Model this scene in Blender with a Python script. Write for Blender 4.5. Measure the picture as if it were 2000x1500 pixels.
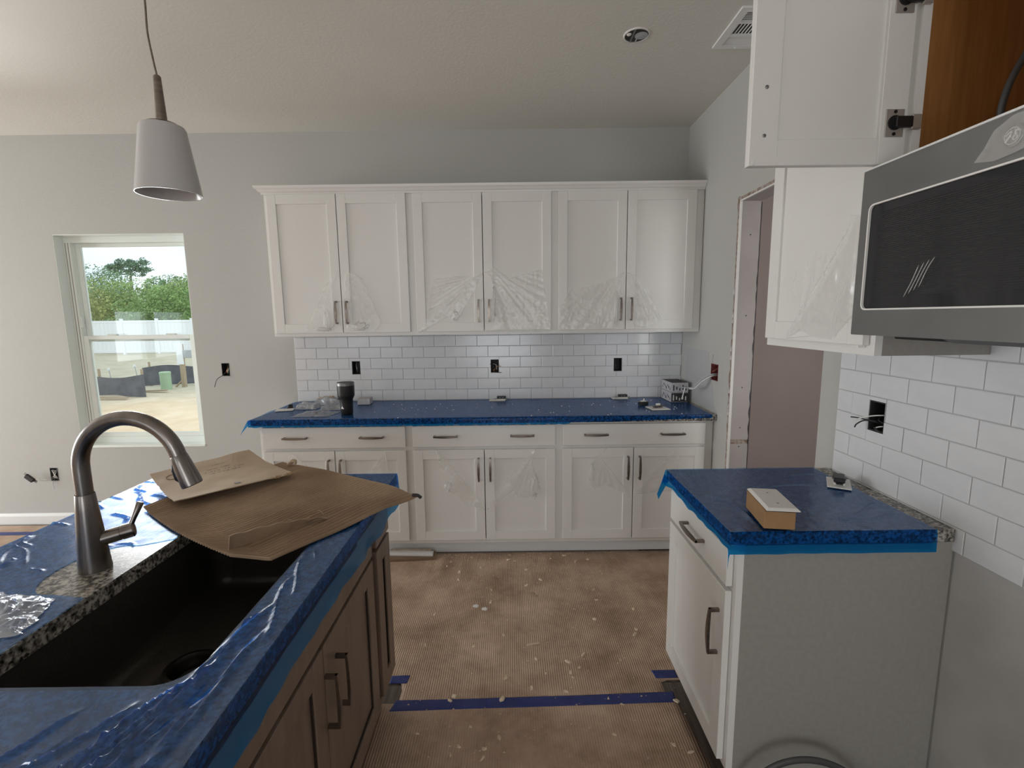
import bpy, bmesh, math, random
from mathutils import Vector, Matrix, noise
random.seed(7)
PI = math.pi
scene = bpy.context.scene
for o in list(bpy.data.objects): bpy.data.objects.remove(o)
col = scene.collection

# ------------------------------------------------------------------ camera
F_PX, YAW, PITCH, ROLL, CAM_H = 929.3, 0.0006, 0.1398, 0.0124, 1.508
def ray(a, b):
    c, s = math.cos(ROLL), math.sin(ROLL); x = c*a + s*b; y = -s*a + c*b
    c, s = math.cos(PITCH), math.sin(PITCH); Y = c + s*y; Z = -s + c*y
    c, s = math.cos(YAW), math.sin(YAW)
    return Vector((c*x + s*Y, -s*x + c*Y, Z))
fw = ray(0, 0); rt = ray(1, 0) - fw; up = ray(0, 1) - fw
cd = bpy.data.cameras.new('camera'); cam = bpy.data.objects.new('camera', cd); col.objects.link(cam)
cd.sensor_fit = 'HORIZONTAL'; cd.sensor_width = 36; cd.lens = F_PX*36/2000; cd.clip_start = .02; cd.clip_end = 400
M = Matrix((rt, up, -fw)).transposed().to_4x4(); M.translation = (0, 0, CAM_H); cam.matrix_world = M
scene.camera = cam

# ------------------------------------------------------------------ exposure, sky, daylight
scene.view_settings.view_transform = 'Standard'; scene.view_settings.look = 'None'
scene.view_settings.gamma = 1; scene.view_settings.use_curve_mapping = False
scene.view_settings.exposure = 0.52
w = bpy.data.worlds.new('sky'); scene.world = w; w.use_nodes = True
nt = w.node_tree; nt.nodes.clear()
wo = nt.nodes.new('ShaderNodeOutputWorld'); bg = nt.nodes.new('ShaderNodeBackground')
tc = nt.nodes.new('ShaderNodeTexCoord'); mp = nt.nodes.new('ShaderNodeMapping'); mp.inputs['Scale'].default_value = (1, 1, 3.2)
nz = nt.nodes.new('ShaderNodeTexNoise'); nz.inputs['Scale'].default_value = 2.6; nz.inputs['Detail'].default_value = 6
rp = nt.nodes.new('ShaderNodeValToRGB')
rp.color_ramp.elements[0].position = .36; rp.color_ramp.elements[0].color = (.55, .68, .78, 1)
rp.color_ramp.elements[1].position = .60; rp.color_ramp.elements[1].color = (.80, .84, .86, 1)
nt.links.new(tc.outputs['Generated'], mp.inputs[0]); nt.links.new(mp.outputs[0], nz.inputs['Vector'])
nt.links.new(nz.outputs['Fac'], rp.inputs[0]); nt.links.new(rp.outputs[0], bg.inputs[0]); nt.links.new(bg.outputs[0], wo.inputs[0])
bg.inputs[1].default_value = 1.3

D, XR, ZC = 3.433, 1.23, 2.768          # back wall, right wall, ceiling
XL, YF = -7.0, -4.2                     # left wall, wall behind the camera
def area_light(name, loc, direction, sx, sy, power, color):
    l = bpy.data.lights.new(name, 'AREA'); l.shape = 'RECTANGLE'; l.size = sx; l.size_y = sy
    l.energy = power; l.color = color
    o = bpy.data.objects.new(name, l); col.objects.link(o); o.location = loc
    o.rotation_euler = Vector(direction).to_track_quat('-Z', 'Y').to_euler()
    return o
# daylight entering by the glass door in the left wall and the two windows behind the camera
DAY = (.965, .985, 1.0)
area_light('daylight_back_window', (-2.7325, D-.004, 1.36), (0, -1, 0), .84, 1.4, 31, DAY).data.spread = math.radians(104)
area_light('daylight_left_door', (XL-.10, 2.0, 1.12), (1, 0, 0), 2.3, 2.1, 116, DAY)
area_light('daylight_left_window_a', (XL-.10, -1.76, 1.25), (1, 0, 0), .76, .9, 1.5, DAY)
area_light('daylight_left_window_b', (XL-.10, -2.78, 1.25), (1, 0, 0), .90, .9, 1.5, DAY)
area_light('daylight_rear_window_a', (-3.3, YF-.10, 1.45), (0, 1, 0), 1.6, 1.4, 10, DAY)
area_light('daylight_rear_window_b', (-.3, YF-.10, 1.2), (0, 1, 0), 1.6, 1.9, 29, DAY)
area_light('fill_light_hall', (1.95, .45, 1.5), (0, 1, 0), .7, 1.2, 10, (1, .98, .95))  # added fill light that brightens the hall, no window known there

# ------------------------------------------------------------------ materials
def new_mat(name):
    m = bpy.data.materials.new(name); m.use_nodes = True
    m.node_tree.nodes.clear(); return m, m.node_tree
def N(nt, t, **kw):
    n = nt.nodes.new(t)
    for k, v in kw.items():
        if k in n.inputs: n.inputs[k].default_value = v
        else: setattr(n, k, v)
    return n
def rgba(c): return (c[0], c[1], c[2], 1)
def pmat(name, c, rough=.5, metal=0., c2=None, nscale=8., var=.0, bump=0., bscale=40., stretch=(1, 1, 1), spec=.5, ramp=(.35, .65), detail=4, coords='Object'):
    m, nt = new_mat(name)
    out = N(nt, 'ShaderNodeOutputMaterial'); b = N(nt, 'ShaderNodeBsdfPrincipled')
    b.inputs['Base Color'].default_value = rgba(c); b.inputs['Roughness'].default_value = rough; b.inputs['Metallic'].default_value = metal
    b.inputs['Specular IOR Level'].default_value = spec
    nt.links.new(b.outputs[0], out.inputs[0])
    tc = N(nt, 'ShaderNodeTexCoord'); mp = N(nt, 'ShaderNodeMapping'); mp.inputs['Scale'].default_value = stretch
    nt.links.new(tc.outputs[coords], mp.inputs[0])
    if c2 is not None:
        n = N(nt, 'ShaderNodeTexNoise', Scale=nscale, Detail=detail); r = N(nt, 'ShaderNodeValToRGB')
        r.color_ramp.elements[0].position, r.color_ramp.elements[1].position = ramp
        r.color_ramp.elements[0].color = rgba(c); r.color_ramp.elements[1].color = rgba(c2)
        nt.links.new(mp.outputs[0], n.inputs['Vector']); nt.links.new(n.outputs['Fac'], r.inputs[0]); nt.links.new(r.outputs[0], b.inputs['Base Color'])
    if bump:
        n2 = N(nt, 'ShaderNodeTexNoise', Scale=bscale, Detail=5); bp = N(nt, 'ShaderNodeBump', Strength=bump, Distance=.01)
        nt.links.new(mp.outputs[0], n2.inputs['Vector']); nt.links.new(n2.outputs['Fac'], bp.inputs['Height']); nt.links.new(bp.outputs[0], b.inputs['Normal'])
    return m
MT = {}
MT['paint'] = pmat('wall_paint', (.50, .495, .47), .75, c2=(.485, .48, .455), nscale=1.2, bump=.08, bscale=90)
MT['ceil'] = pmat('ceiling_paint', (.72, .705, .65), .9, c2=(.69, .675, .62), nscale=.8, bump=.10, bscale=70)
MT['prime'] = pmat('gypsum_primer', (.50, .42, .395), .85, c2=(.47, .39, .365), nscale=3, bump=.05, bscale=60)
MT['jamb'] = pmat('jamb_board', (.46, .425, .41), .8, c2=(.42, .38, .37), nscale=4, bump=.05)
MT['rawedge'] = pmat('torn_gypsum_paper', (.22, .15, .115), .95, c2=(.46, .40, .36), nscale=45, bump=.5, bscale=80)
MT['bead'] = pmat('corner_bead', (.80, .78, .75), .6, bump=.2, bscale=60)
MT['greywall'] = pmat('sealer_grey_wall', (.54, .535, .525), .26, c2=(.46, .455, .445), nscale=5, bump=.05, bscale=50)
MT['patch'] = pmat('grey_patch', (.47, .47, .475), .8, c2=(.45, .45, .455), nscale=4)
MT['cab'] = pmat('cabinet_white', (.80, .785, .76), .38, c2=(.785, .77, .745), nscale=3, bump=.012, bscale=30)
MT['cabside'] = pmat('cabinet_side_laminate', (.34, .325, .30), .5, c2=(.315, .30, .275), nscale=60, bump=.03, bscale=200)
MT['tile'] = pmat('glazed_tile', (.74, .745, .765), .16, c2=(.71, .715, .735), nscale=2.2, bump=.015, bscale=12, coords='Generated')
MT['grout'] = pmat('grout', (.42, .41, .405), .9, bump=.1, bscale=150)
MT['vinyl'] = pmat('window_vinyl', (.86, .91, .87), .35)
MT['trimw'] = pmat('trim_white', (.80, .80, .79), .4)
MT['nickel'] = pmat('brushed_nickel', (.27, .235, .205), .32, 1., c2=(.20, .17, .145), nscale=12, stretch=(1, 1, 8))
MT['steel'] = pmat('stainless', (.25, .25, .248), .45, 1., c2=(.21, .21, .207), nscale=4, bump=.02, bscale=20, stretch=(1, 12, 1))
MT['hinge'] = pmat('hinge_nickel', (.50, .47, .43), .4, .55)
MT['faucet'] = pmat('slate_steel', (.26, .235, .22), .30, 1., c2=(.17, .152, .14), nscale=25, stretch=(1, 1, .1))
MT['black'] = pmat('black_plastic', (.012, .012, .013), .4)
MT['hole'] = pmat('box_plastic', (.02, .018, .018), .6)
MT['glass_black'] = pmat('dark_glass', (.010, .011, .015), .06, spec=.6)
MT['sink'] = pmat('composite_sink', (.030, .026, .022), .36, c2=(.045, .039, .033), nscale=160, bump=.03, bscale=300)
MT['espresso'] = pmat('greige_stain', (.23, .165, .125), .42, c2=(.185, .13, .098), nscale=7, stretch=(6, 6, .7), bump=.02, bscale=60)
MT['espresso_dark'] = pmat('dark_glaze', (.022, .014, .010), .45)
MT['orange'] = pmat('cabinet_interior_ply', (.42, .20, .062), .5, c2=(.33, .145, .042), nscale=9, stretch=(8, 8, .6), bump=.02)
MT['opal'] = pmat('opal_glass', (.50, .48, .475), .22, spec=.5)
MT['white'] = pmat('white_plastic', (.82, .80, .77), .4)
MT['wire_w'] = pmat('wire_white', (.75, .74, .72), .5)
MT['wire_k'] = pmat('wire_black', (.02, .02, .02), .45)
MT['copper'] = pmat('bare_copper', (.55, .26, .13), .35, 1.)
MT['cableg'] = pmat('grey_cable', (.07, .07, .072), .5)
MT['redbox'] = pmat('red_box_plastic', (.16, .02, .015), .6, c2=(.25, .08, .07), nscale=40)
MT['kraft'] = pmat('kraft_box', (.36, .215, .10), .8, c2=(.33, .19, .09), nscale=20)
MT['cardback'] = pmat('corrugated_brown', (.42, .30, .20), .85, c2=(.29, .195, .125), nscale=5, bump=.15, bscale=60)
MT['cardlight'] = pmat('kraft_sheet', (.47, .36, .25), .85, c2=(.40, .295, .20), nscale=4, bump=.1, bscale=40)
MT['cartonw'] = pmat('carton_print', (.62, .60, .62), .55, c2=(.50, .48, .52), nscale=120, stretch=(1, 1, .3))
MT['cartonk'] = pmat('carton_black', (.03, .028, .03), .5, c2=(.16, .15, .16), nscale=90, stretch=(3, 3, .3), ramp=(.6, .66))
MT['inkdark'] = pmat('ink_dark', (.04, .035, .04), .6)
MT['inkbrown'] = pmat('ink_brown', (.17, .105, .06), .8)
MT['tape'] = pmat('blue_tape', (.018, .032, .17), .5, c2=(.035, .05, .21), nscale=14, bump=.3, bscale=40)
MT['chip'] = pmat('wood_chip', (.78, .64, .48), .8, c2=(.55, .42, .30), nscale=30)
MT['boardb'] = pmat('board_brown', (.26, .17, .11), .8, c2=(.2, .13, .08), nscale=12, stretch=(.4, 4, 4))
MT['plank'] = pmat('floor_plank_wood', (.16, .125, .10), .5, c2=(.085, .066, .053), nscale=7, stretch=(9, .8, 1), bump=.05)
MT['grassd'] = pmat('dry_ground', (.34, .29, .19), 1)
MT['fence'] = pmat('fence_vinyl', (.86, .87, .90), .4)
MT['silt'] = pmat('silt_fabric', (.09, .095, .115), .7, c2=(.14, .145, .17), nscale=6)
MT['pipe'] = pmat('green_pedestal', (.36, .50, .33), .5)
MT['post'] = pmat('timber_post', (.42, .33, .23), .8)
MT['bark'] = pmat('bark', (.12, .09, .07), .9)
MT['meter'] = pmat('galvanised', (.42, .44, .47), .5)
GREENS = [(.17, .26, .09), (.22, .29, .10), (.13, .22, .10), (.27, .30, .11), (.11, .18, .11)]
for i, g in enumerate(GREENS):
    MT['leaf%d' % i] = pmat('foliage_%d' % i, g, .7, c2=tuple(min(1, v*1.9) for v in g), nscale=1.2)

def granite():
    m, nt = new_mat('granite'); out = N(nt, 'ShaderNodeOutputMaterial'); b = N(nt, 'ShaderNodeBsdfPrincipled', Roughness=.22)
    tc = N(nt, 'ShaderNodeTexCoord'); n1 = N(nt, 'ShaderNodeTexNoise', Scale=120., Detail=4.); n2 = N(nt, 'ShaderNodeTexNoise', Scale=55., Detail=5.)
    v = N(nt, 'ShaderNodeTexVoronoi', Scale=130.)
    r1 = N(nt, 'ShaderNodeValToRGB'); e = r1.color_ramp.elements
    e[0].position = .36; e[0].color = (.03, .028, .027, 1); e[1].position = .56; e[1].color = (.40, .37, .325, 1)
    x = e.new(.46); x.color = (.23, .21, .19, 1); x = e.new(.70); x.color = (.48, .45, .41, 1)
    r2 = N(nt, 'ShaderNodeValToRGB'); r2.color_ramp.elements[0].position = .40; r2.color_ramp.elements[1].position = .52
    r2.color_ramp.elements[0].color = (.16, .155, .15, 1); r2.color_ramp.elements[1].color = (1, 1, 1, 1)
    mx = N(nt, 'ShaderNodeMix', data_type='RGBA', blend_type='MULTIPLY'); mx.inputs[0].default_value = .8
    for n in (n1, n2, v): nt.links.new(tc.outputs['Object'], n.inputs['Vector'])
    nt.links.new(n1.outputs['Fac'], r1.inputs[0]); nt.links.new(n2.outputs['Fac'], r2.inputs[0])
    nt.links.new(r1.outputs[0], mx.inputs[6]); nt.links.new(r2.outputs[0], mx.inputs[7]); nt.links.new(mx.outputs[2], b.inputs['Base Color'])
    nt.links.new(b.outputs[0], out.inputs[0]); return m
MT['granite'] = granite()

def film(name, tint, body, body_fac, gloss_base, gloss_rough, wr_scale, wr_str, stretch, wdir=0, gmax=.5):
    """thin plastic sheet: tinted see-through, a little body colour, glossy surface with fine wrinkles"""
    m, nt = new_mat(name); out = N(nt, 'ShaderNodeOutputMaterial')
    tr = N(nt, 'ShaderNodeBsdfTransparent'); tr.inputs[0].default_value = rgba(tint)
    df = N(nt, 'ShaderNodeBsdfDiffuse'); df.inputs[0].default_value = rgba(body)
    tl = N(nt, 'ShaderNodeBsdfTranslucent'); tl.inputs[0].default_value = rgba(body)
    ad = N(nt, 'ShaderNodeMixShader'); ad.inputs[0].default_value = .4
    gl = N(nt, 'ShaderNodeBsdfGlossy'); gl.inputs['Roughness'].default_value = gloss_rough; gl.inputs[0].default_value = (.95, .97, 1, 1)
    fr = N(nt, 'ShaderNodeLayerWeight', Blend=.35)
    mr = N(nt, 'ShaderNodeMapRange'); mr.inputs[1].default_value = 0; mr.inputs[2].default_value = 1; mr.inputs[3].default_value = gloss_base; mr.inputs[4].default_value = gmax
    m1 = N(nt, 'ShaderNodeMixShader'); m1.inputs[0].default_value = body_fac; m2 = N(nt, 'ShaderNodeMixShader')
    tc = N(nt, 'ShaderNodeTexCoord'); mp = N(nt, 'ShaderNodeMapping'); mp.inputs['Scale'].default_value = stretch; mp.inputs['Rotation'].default_value = (0, 0, wdir)
    nz = N(nt, 'ShaderNodeTexNoise', Scale=wr_scale, Detail=4., Distortion=.6); bp = N(nt, 'ShaderNodeBump', Strength=wr_str, Distance=.01)
    L = nt.links.new
    L(tc.outputs['Object'], mp.inputs[0]); L(mp.outputs[0], nz.inputs['Vector']); L(nz.outputs['Fac'], bp.inputs['Height'])
    L(bp.outputs[0], gl.inputs['Normal']); L(bp.outputs[0], df.inputs['Normal'])
    L(df.outputs[0], ad.inputs[1]); L(tl.outputs[0], ad.inputs[2])
    L(tr.outputs[0], m1.inputs[1]); L(ad.outputs[0], m1.inputs[2]); L(m1.outputs[0], m2.inputs[1]); L(gl.outputs[0], m2.inputs[2])
    L(fr.outputs['Fresnel'], mr.inputs[0]); L(mr.outputs[0], m2.inputs[0]); L(m2.outputs[0], out.inputs[0]); return m
MT['bluefilm'] = film('blue_protective_film', (.15, .48, .90), (.02, .20, .60), .24, .16, .24, 11, .22, (.5, 1, 1), gmax=.34)
MT['bluefilm_i'] = film('blue_protective_film_wrinkled', (.15, .48, .90), (.02, .20, .60), .25, .075, .27, 16, .34, (1.0, .3, 1), .75, gmax=.34)
MT['bluehem'] = film('blue_film_hanging', (.03, .42, .84), (.0, .22, .58), .60, .012, .2, 9, .2, (1, 1, .3), gmax=.10)
MT['blueedge'] = film('blue_film_edge', (.06, .42, .92), (.0, .14, .42), .10, .012, .25, 9, .1, (1, 1, 1), gmax=.06)
MT['clear'] = film('clear_film', (.99, .99, .985), (1.0, .985, .965), .36, .03, .22, 18, .4, (1, 1, .35), gmax=.16)
MT['bag'] = film('poly_bag', (.92, .93, .94), (.85, .86, .87), .34, .14, .12, 40, 1., (1, 1, 1))

def glass():
    m, nt = new_mat('window_glass'); out = N(nt, 'ShaderNodeOutputMaterial')
    tr = N(nt, 'ShaderNodeBsdfTransparent'); tr.inputs[0].default_value = (.97, .99, .98, 1)
    gl = N(nt, 'ShaderNodeBsdfGlossy', Roughness=.01); fr = N(nt, 'ShaderNodeFresnel', IOR=1.45); mx = N(nt, 'ShaderNodeMixShader')
    nt.links.new(fr.outputs[0], mx.inputs[0]); nt.links.new(tr.outputs[0], mx.inputs[1]); nt.links.new(gl.outputs[0], mx.inputs[2]); nt.links.new(mx.outputs[0], out.inputs[0]); return m
MT['glass'] = glass()

def paper_mat():
    """ribbed brown floor board, scuffed with dust"""
    m, nt = new_mat('floor_board'); out = N(nt, 'ShaderNodeOutputMaterial'); b = N(nt, 'ShaderNodeBsdfPrincipled', Roughness=.7)
    L = nt.links.new; tc = N(nt, 'ShaderNodeTexCoord')
    n1 = N(nt, 'ShaderNodeTexNoise', Scale=3.4, Detail=10., Roughness=.68); r1 = N(nt, 'ShaderNodeValToRGB'); e = r1.color_ramp.elements
    e[0].position = .30; e[0].color = (.30, .20, .135, 1); e[1].position = .70; e[1].color = (.68, .50, .375, 1); x = e.new(.5); x.color = (.49, .345, .25, 1)
    n2 = N(nt, 'ShaderNodeTexNoise', Scale=30., Detail=6.); r2 = N(nt, 'ShaderNodeValToRGB'); r2.color_ramp.elements[0].position = .60; r2.color_ramp.elements[1].position = .78
    r2.color_ramp.elements[1].color = (.75, .75, .75, 1)
    mx = N(nt, 'ShaderNodeMix', data_type='RGBA'); mx.inputs[7].default_value = (.46, .35, .27, 1)
    wv = N(nt, 'ShaderNodeTexWave', Scale=33., Distortion=1.2); wv.inputs['Detail'].default_value = 1; wv.inputs['Detail Scale'].default_value = .6
    add = N(nt, 'ShaderNodeMath', operation='MULTIPLY_ADD'); add.inputs[1].default_value = .9
    bp = N(nt, 'ShaderNodeBump', Strength=.38, Distance=.004)
    for n in (n1, n2, wv): L(tc.outputs['Object'], n.inputs['Vector'])
    L(n1.outputs['Fac'], r1.inputs[0]); L(n2.outputs['Fac'], r2.inputs[0]); L(r1.outputs[0], mx.inputs[6]); L(r2.outputs[0], mx.inputs[0]); L(mx.outputs[2], b.inputs['Base Color'])
    L(n2.outputs['Fac'], add.inputs[0]); L(wv.outputs['Fac'], add.inputs[2]); L(add.outputs[0], bp.inputs['Height']); L(bp.outputs[0], b.inputs['Normal'])
    L(b.outputs[0], out.inputs[0]); return m
MT['paper'] = paper_mat()

def dirt_mat():
    m, nt = new_mat('yard_ground'); out = N(nt, 'ShaderNodeOutputMaterial'); b = N(nt, 'ShaderNodeBsdfPrincipled', Roughness=1.)
    L = nt.links.new; tc = N(nt, 'ShaderNodeTexCoord'); sp = N(nt, 'ShaderNodeSeparateXYZ'); nz = N(nt, 'ShaderNodeTexNoise', Scale=.7, Detail=8.)
    ad = N(nt, 'ShaderNodeMath', operation='MULTIPLY_ADD'); ad.inputs[1].default_value = 3.5
    mr = N(nt, 'ShaderNodeMapRange'); mr.inputs[1].default_value = 11.6; mr.inputs[2].default_value = 16.0
    r1 = N(nt, 'ShaderNodeValToRGB'); e = r1.color_ramp.elements; e[0].position = 0; e[0].color = (1, 1, 1, 1); e[1].position = .7; e[1].color = (0, 0, 0, 1)
    rs = N(nt, 'ShaderNodeValToRGB'); e = rs.color_ramp.elements; e[0].position = .3; e[0].color = (.72, .52, .33, 1); e[1].position = .7; e[1].color = (.88, .72, .53, 1)
    rg = N(nt, 'ShaderNodeValToRGB'); e = rg.color_ramp.elements; e[0].position = .3; e[0].color = (.42, .39, .28, 1); e[1].position = .7; e[1].color = (.60, .53, .41, 1)
    n2 = N(nt, 'ShaderNodeTexNoise', Scale=1.6, Detail=10., Roughness=.7); mx = N(nt, 'ShaderNodeMix', data_type='RGBA')
    L(tc.outputs['Object'], sp.inputs[0]); L(tc.outputs['Object'], nz.inputs['Vector']); L(tc.outputs['Object'], n2.inputs['Vector'])
    L(nz.outputs['Fac'], ad.inputs[0]); L(sp.outputs[1], ad.inputs[2]); L(ad.outputs[0], mr.inputs[0]); L(mr.outputs[0], r1.inputs[0])
    L(n2.outputs['Fac'], rs.inputs[0]); L(n2.outputs['Fac'], rg.inputs[0]); L(r1.outputs[0], mx.inputs[0]); L(rg.outputs[0], mx.inputs[6]); L(rs.outputs[0], mx.inputs[7]); L(mx.outputs[2], b.inputs['Base Color'])
    L(b.outputs[0], out.inputs[0]); return m
MT['dirt'] = dirt_mat()

# ------------------------------------------------------------------ mesh helpers
def B(): return bmesh.new()
def box(bm, x0, x1, y0, y1, z0, z1, bev=0.):
    t = bm if not bev else bmesh.new()
    v = [t.verts.new((x, y, z)) for z in (z0, z1) for y in (y0, y1) for x in (x0, x1)]
    for f in ((0, 2, 3, 1), (4, 5, 7, 6), (0, 1, 5, 4), (1, 3, 7, 5), (3, 2, 6, 7), (2, 0, 4, 6)): t.faces.new([v[i] for i in f])
    if bev:
        bmesh.ops.bevel(t, geom=list(t.edges), offset=bev, segments=1, affect='EDGES')
        me = bpy.data.meshes.new('tmp'); t.to_mesh(me); t.free(); bm.from_mesh(me); bpy.data.meshes.remove(me)
    return bm
def bx(*a, **k): return box(bmesh.new(), *a, **k)
def prism(bm, pts, axis, a, b):
    """extrude a closed polygon of 2-D points along an axis from a to b"""
    def P(p, t): return {'x': (t, p[0], p[1]), 'y': (p[0], t, p[1]), 'z': (p[0], p[1], t)}[axis]
    v0 = [bm.verts.new(P(p, a)) for p in pts]; v1 = [bm.verts.new(P(p, b)) for p in pts]
    n = len(pts)
    for i in range(n): bm.faces.new((v0[i], v0[(i+1) % n], v1[(i+1) % n], v1[i]))
    bm.faces.new(v0[::-1]); bm.faces.new(v1); return bm
def tube(bm, path, r, seg=10, caps=True, squash=None):
    path = [Vector(p) for p in path]; rr = r if isinstance(r, (list, tuple)) else [r]*len(path)
    rings = []; prev = None
    for i, p in enumerate(path):
        t = (path[min(i+1, len(path)-1)] - path[max(i-1, 0)]).normalized()
        if prev is None:
            a = Vector((0, 0, 1)) if abs(t.z) < .9 else Vector((0, 1, 0))
            u = t.cross(a).normalized()
        else: u = (prev - t*prev.dot(t)).normalized()
        prev = u; vv = t.cross(u)
        rings.append([bm.verts.new(p + (u*math.cos(k*2*PI/seg) + vv*math.sin(k*2*PI/seg)*(squash or 1))*rr[i]) for k in range(seg)])
    for a, b in zip(rings, rings[1:]):
        for k in range(seg): bm.faces.new((a[k], a[(k+1) % seg], b[(k+1) % seg], b[k]))
    if caps: bm.faces.new(rings[0][::-1]); bm.faces.new(rings[-1])
    return bm
def spline(pts, n=10):
    """Catmull-Rom through points"""
    P = [Vector(p) for p in pts]; P = [P[0]*2-P[1]] + P + [P[-1]*2-P[-2]]; o = []
    for i in range(1, len(P)-2):
        for k in range(n):
            t = k/n; a, b, c, d = P[i-1:i+3]
            o.append(.5*((2*b) + (c-a)*t + (2*a-5*b+4*c-d)*t*t + (3*b-a-3*c+d)*t**3))
    o.append(P[-2]); return o
def lathe(bm, prof, center=(0, 0), seg=28, close=False):
    """revolve (r, z) profile about the vertical through center"""
    rings = [[bm.verts.new((center[0] + r*math.cos(k*2*PI/seg), center[1] + r*math.sin(k*2*PI/seg), z)) for k in range(seg)] for r, z in prof]
    for a, b in zip(rings, rings[1:]):
        for k in range(seg): bm.faces.new((a[k], a[(k+1) % seg], b[(k+1) % seg], b[k]))
    if close: bm.faces.new(rings[0][::-1]); bm.faces.new(rings[-1])
    return bm
def surf(bm, nu, nv, f):
    g = [[bm.verts.new(f(i/nu, j/nv)) for j in range(nv+1)] for i in range(nu+1)]
    for i in range(nu):
        for j in range(nv): bm.faces.new((g[i][j], g[i+1][j], g[i+1][j+1], g[i][j+1]))
    return g
def link(name, bm, mat, parent=None, smooth=False, loc=None):
    bmesh.ops.recalc_face_normals(bm, faces=bm.faces)
    me = bpy.data.meshes.new(name); bm.to_mesh(me); bm.free()
    if mat: me.materials.append(MT[mat] if isinstance(mat, str) else mat)
    if smooth:
        for p in me.polygons: p.use_smooth = True
        if smooth == 'auto':
            try: me.set_sharp_from_angle(angle=math.radians(40))
            except Exception: pass
    o = bpy.data.objects.new(name, me); col.objects.link(o)
    if parent: o.parent = parent
    if loc: o.location = loc
    return o
def part(name, bm, mat, parent, smooth=False, label=None, loc=None, stuff=False):
    o = link(name, bm, mat, parent, smooth, loc)
    if label: o['label'] = label
    if stuff: o['kind'] = 'stuff'
    return o
def tag(o, label, cat, group=None):
    o['label'] = label; o['category'] = cat
    if group: o['group'] = group
    return o
def thing(name, label, cat, loc=(0, 0, 0), rz=0, group=None):
    o = bpy.data.objects.new(name, None); col.objects.link(o); o.empty_display_size = .05
    o.location = loc; o.rotation_euler = (0, 0, rz); return tag(o, label, cat, group)
def single(name, bm, mat, label, cat, group=None, smooth=False, loc=(0, 0, 0), rz=0):
    o = link(name, bm, mat, None, smooth, loc); o.rotation_euler = (0, 0, rz); return tag(o, label, cat, group)
def struct(name, bm, mat, label=None, parent=None, smooth=False):
    o = link(name, bm, mat, parent, smooth); o['kind'] = 'structure'
    if label: o['label'] = label
    return o
def in_poly(x, y, P):
    c = False; n = len(P); j = n-1
    for i in range(n):
        if (P[i][1] > y) != (P[j][1] > y) and x < (P[j][0]-P[i][0])*(y-P[i][1])/(P[j][1]-P[i][1]+1e-12) + P[i][0]: c = not c
        j = i
    return c
def near_poly(x, y, P):
    best = None; n = len(P)
    for i in range(n):
        ax, ay = P[i]; bx_, by_ = P[(i+1) % n]; dx, dy = bx_-ax, by_-ay
        t = max(0, min(1, ((x-ax)*dx+(y-ay)*dy)/(dx*dx+dy*dy+1e-12))); q = (ax+dx*t, ay+dy*t); d = (q[0]-x)**2+(q[1]-y)**2
        if best is None or d < best[0]: best = (d, q)
    return best[1]
def sheet(bm, P, step, height, thick=0., holes=()):
    """fine grid cut to polygon P (and around hole polygons), height(x, y) gives the third coordinate; returns verts keyed by grid"""
    xs = [p[0] for p in P]; ys = [p[1] for p in P]; x0, y0 = min(xs), min(ys)
    nx = max(1, math.ceil((max(xs)-x0)/step)); ny = max(1, math.ceil((max(ys)-y0)/step)); sx = (max(xs)-x0)/nx; sy = (max(ys)-y0)/ny
    keep = set()
    for i in range(nx):
        for j in range(ny):
            cx, cy = x0+(i+.5)*sx, y0+(j+.5)*sy
            if in_poly(cx, cy, P) and not any(in_poly(cx, cy, h) for h in holes): keep.add((i, j))
    vs = {}; edgeset = {}
    for (i, j) in keep:
        for k in ((i, j), (i+1, j), (i+1, j+1), (i, j+1)):
            edgeset[k] = edgeset.get(k, 0)+1
    for k, c in edgeset.items():
        x, y = x0+k[0]*sx, y0+k[1]*sy
        if c < 4:
            q = near_poly(x, y, P); d = (q[0]-x)**2+(q[1]-y)**2
            for h in holes:
                q2 = near_poly(x, y, h); d2 = (q2[0]-x)**2+(q2[1]-y)**2
                if d2 < d: q, d = q2, d2
            if d < (2*max(sx, sy))**2: x, y = q
        vs[k] = bm.verts.new((x, y, height(x, y)))
    for (i, j) in keep: bm.faces.new((vs[(i, j)], vs[(i+1, j)], vs[(i+1, j+1)], vs[(i, j+1)]))
    if thick:
        bmesh.ops.recalc_face_normals(bm, faces=bm.faces)
        r = bmesh.ops.extrude_face_region(bm, geom=list(bm.faces))
        bmesh.ops.translate(bm, verts=[v for v in r['geom'] if isinstance(v, bmesh.types.BMVert)], vec=(0, 0, thick))
    return vs
def swap(bm, f):
    for v in bm.verts: v.co = f(v.co.copy())
    return bm
def rrect(x0, x1, y0, y1, r, n=6):
    o = []
    for cx, cy, a0 in ((x1-r, y1-r, 0), (x0+r, y1-r, PI/2), (x0+r, y0+r, PI), (x1-r, y0+r, 1.5*PI)):
        for k in range(n+1):
            a = a0+k*PI/2/n; o.append((cx+r*math.cos(a), cy+r*math.sin(a)))
    return o
def text_bm(s, size, extrude=.0006):
    c = bpy.data.curves.new('t', 'FONT'); c.body = s; c.size = size; c.extrude = extrude; c.align_x = 'CENTER'; c.align_y = 'CENTER'
    o = bpy.data.objects.new('t', c); col.objects.link(o); dg = bpy.context.evaluated_depsgraph_get(); me = o.evaluated_get(dg).to_mesh()
    bm = bmesh.new(); bm.from_mesh(me); o.evaluated_get(dg).to_mesh_clear(); bpy.data.objects.remove(o); bpy.data.curves.remove(c); return bm
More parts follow.
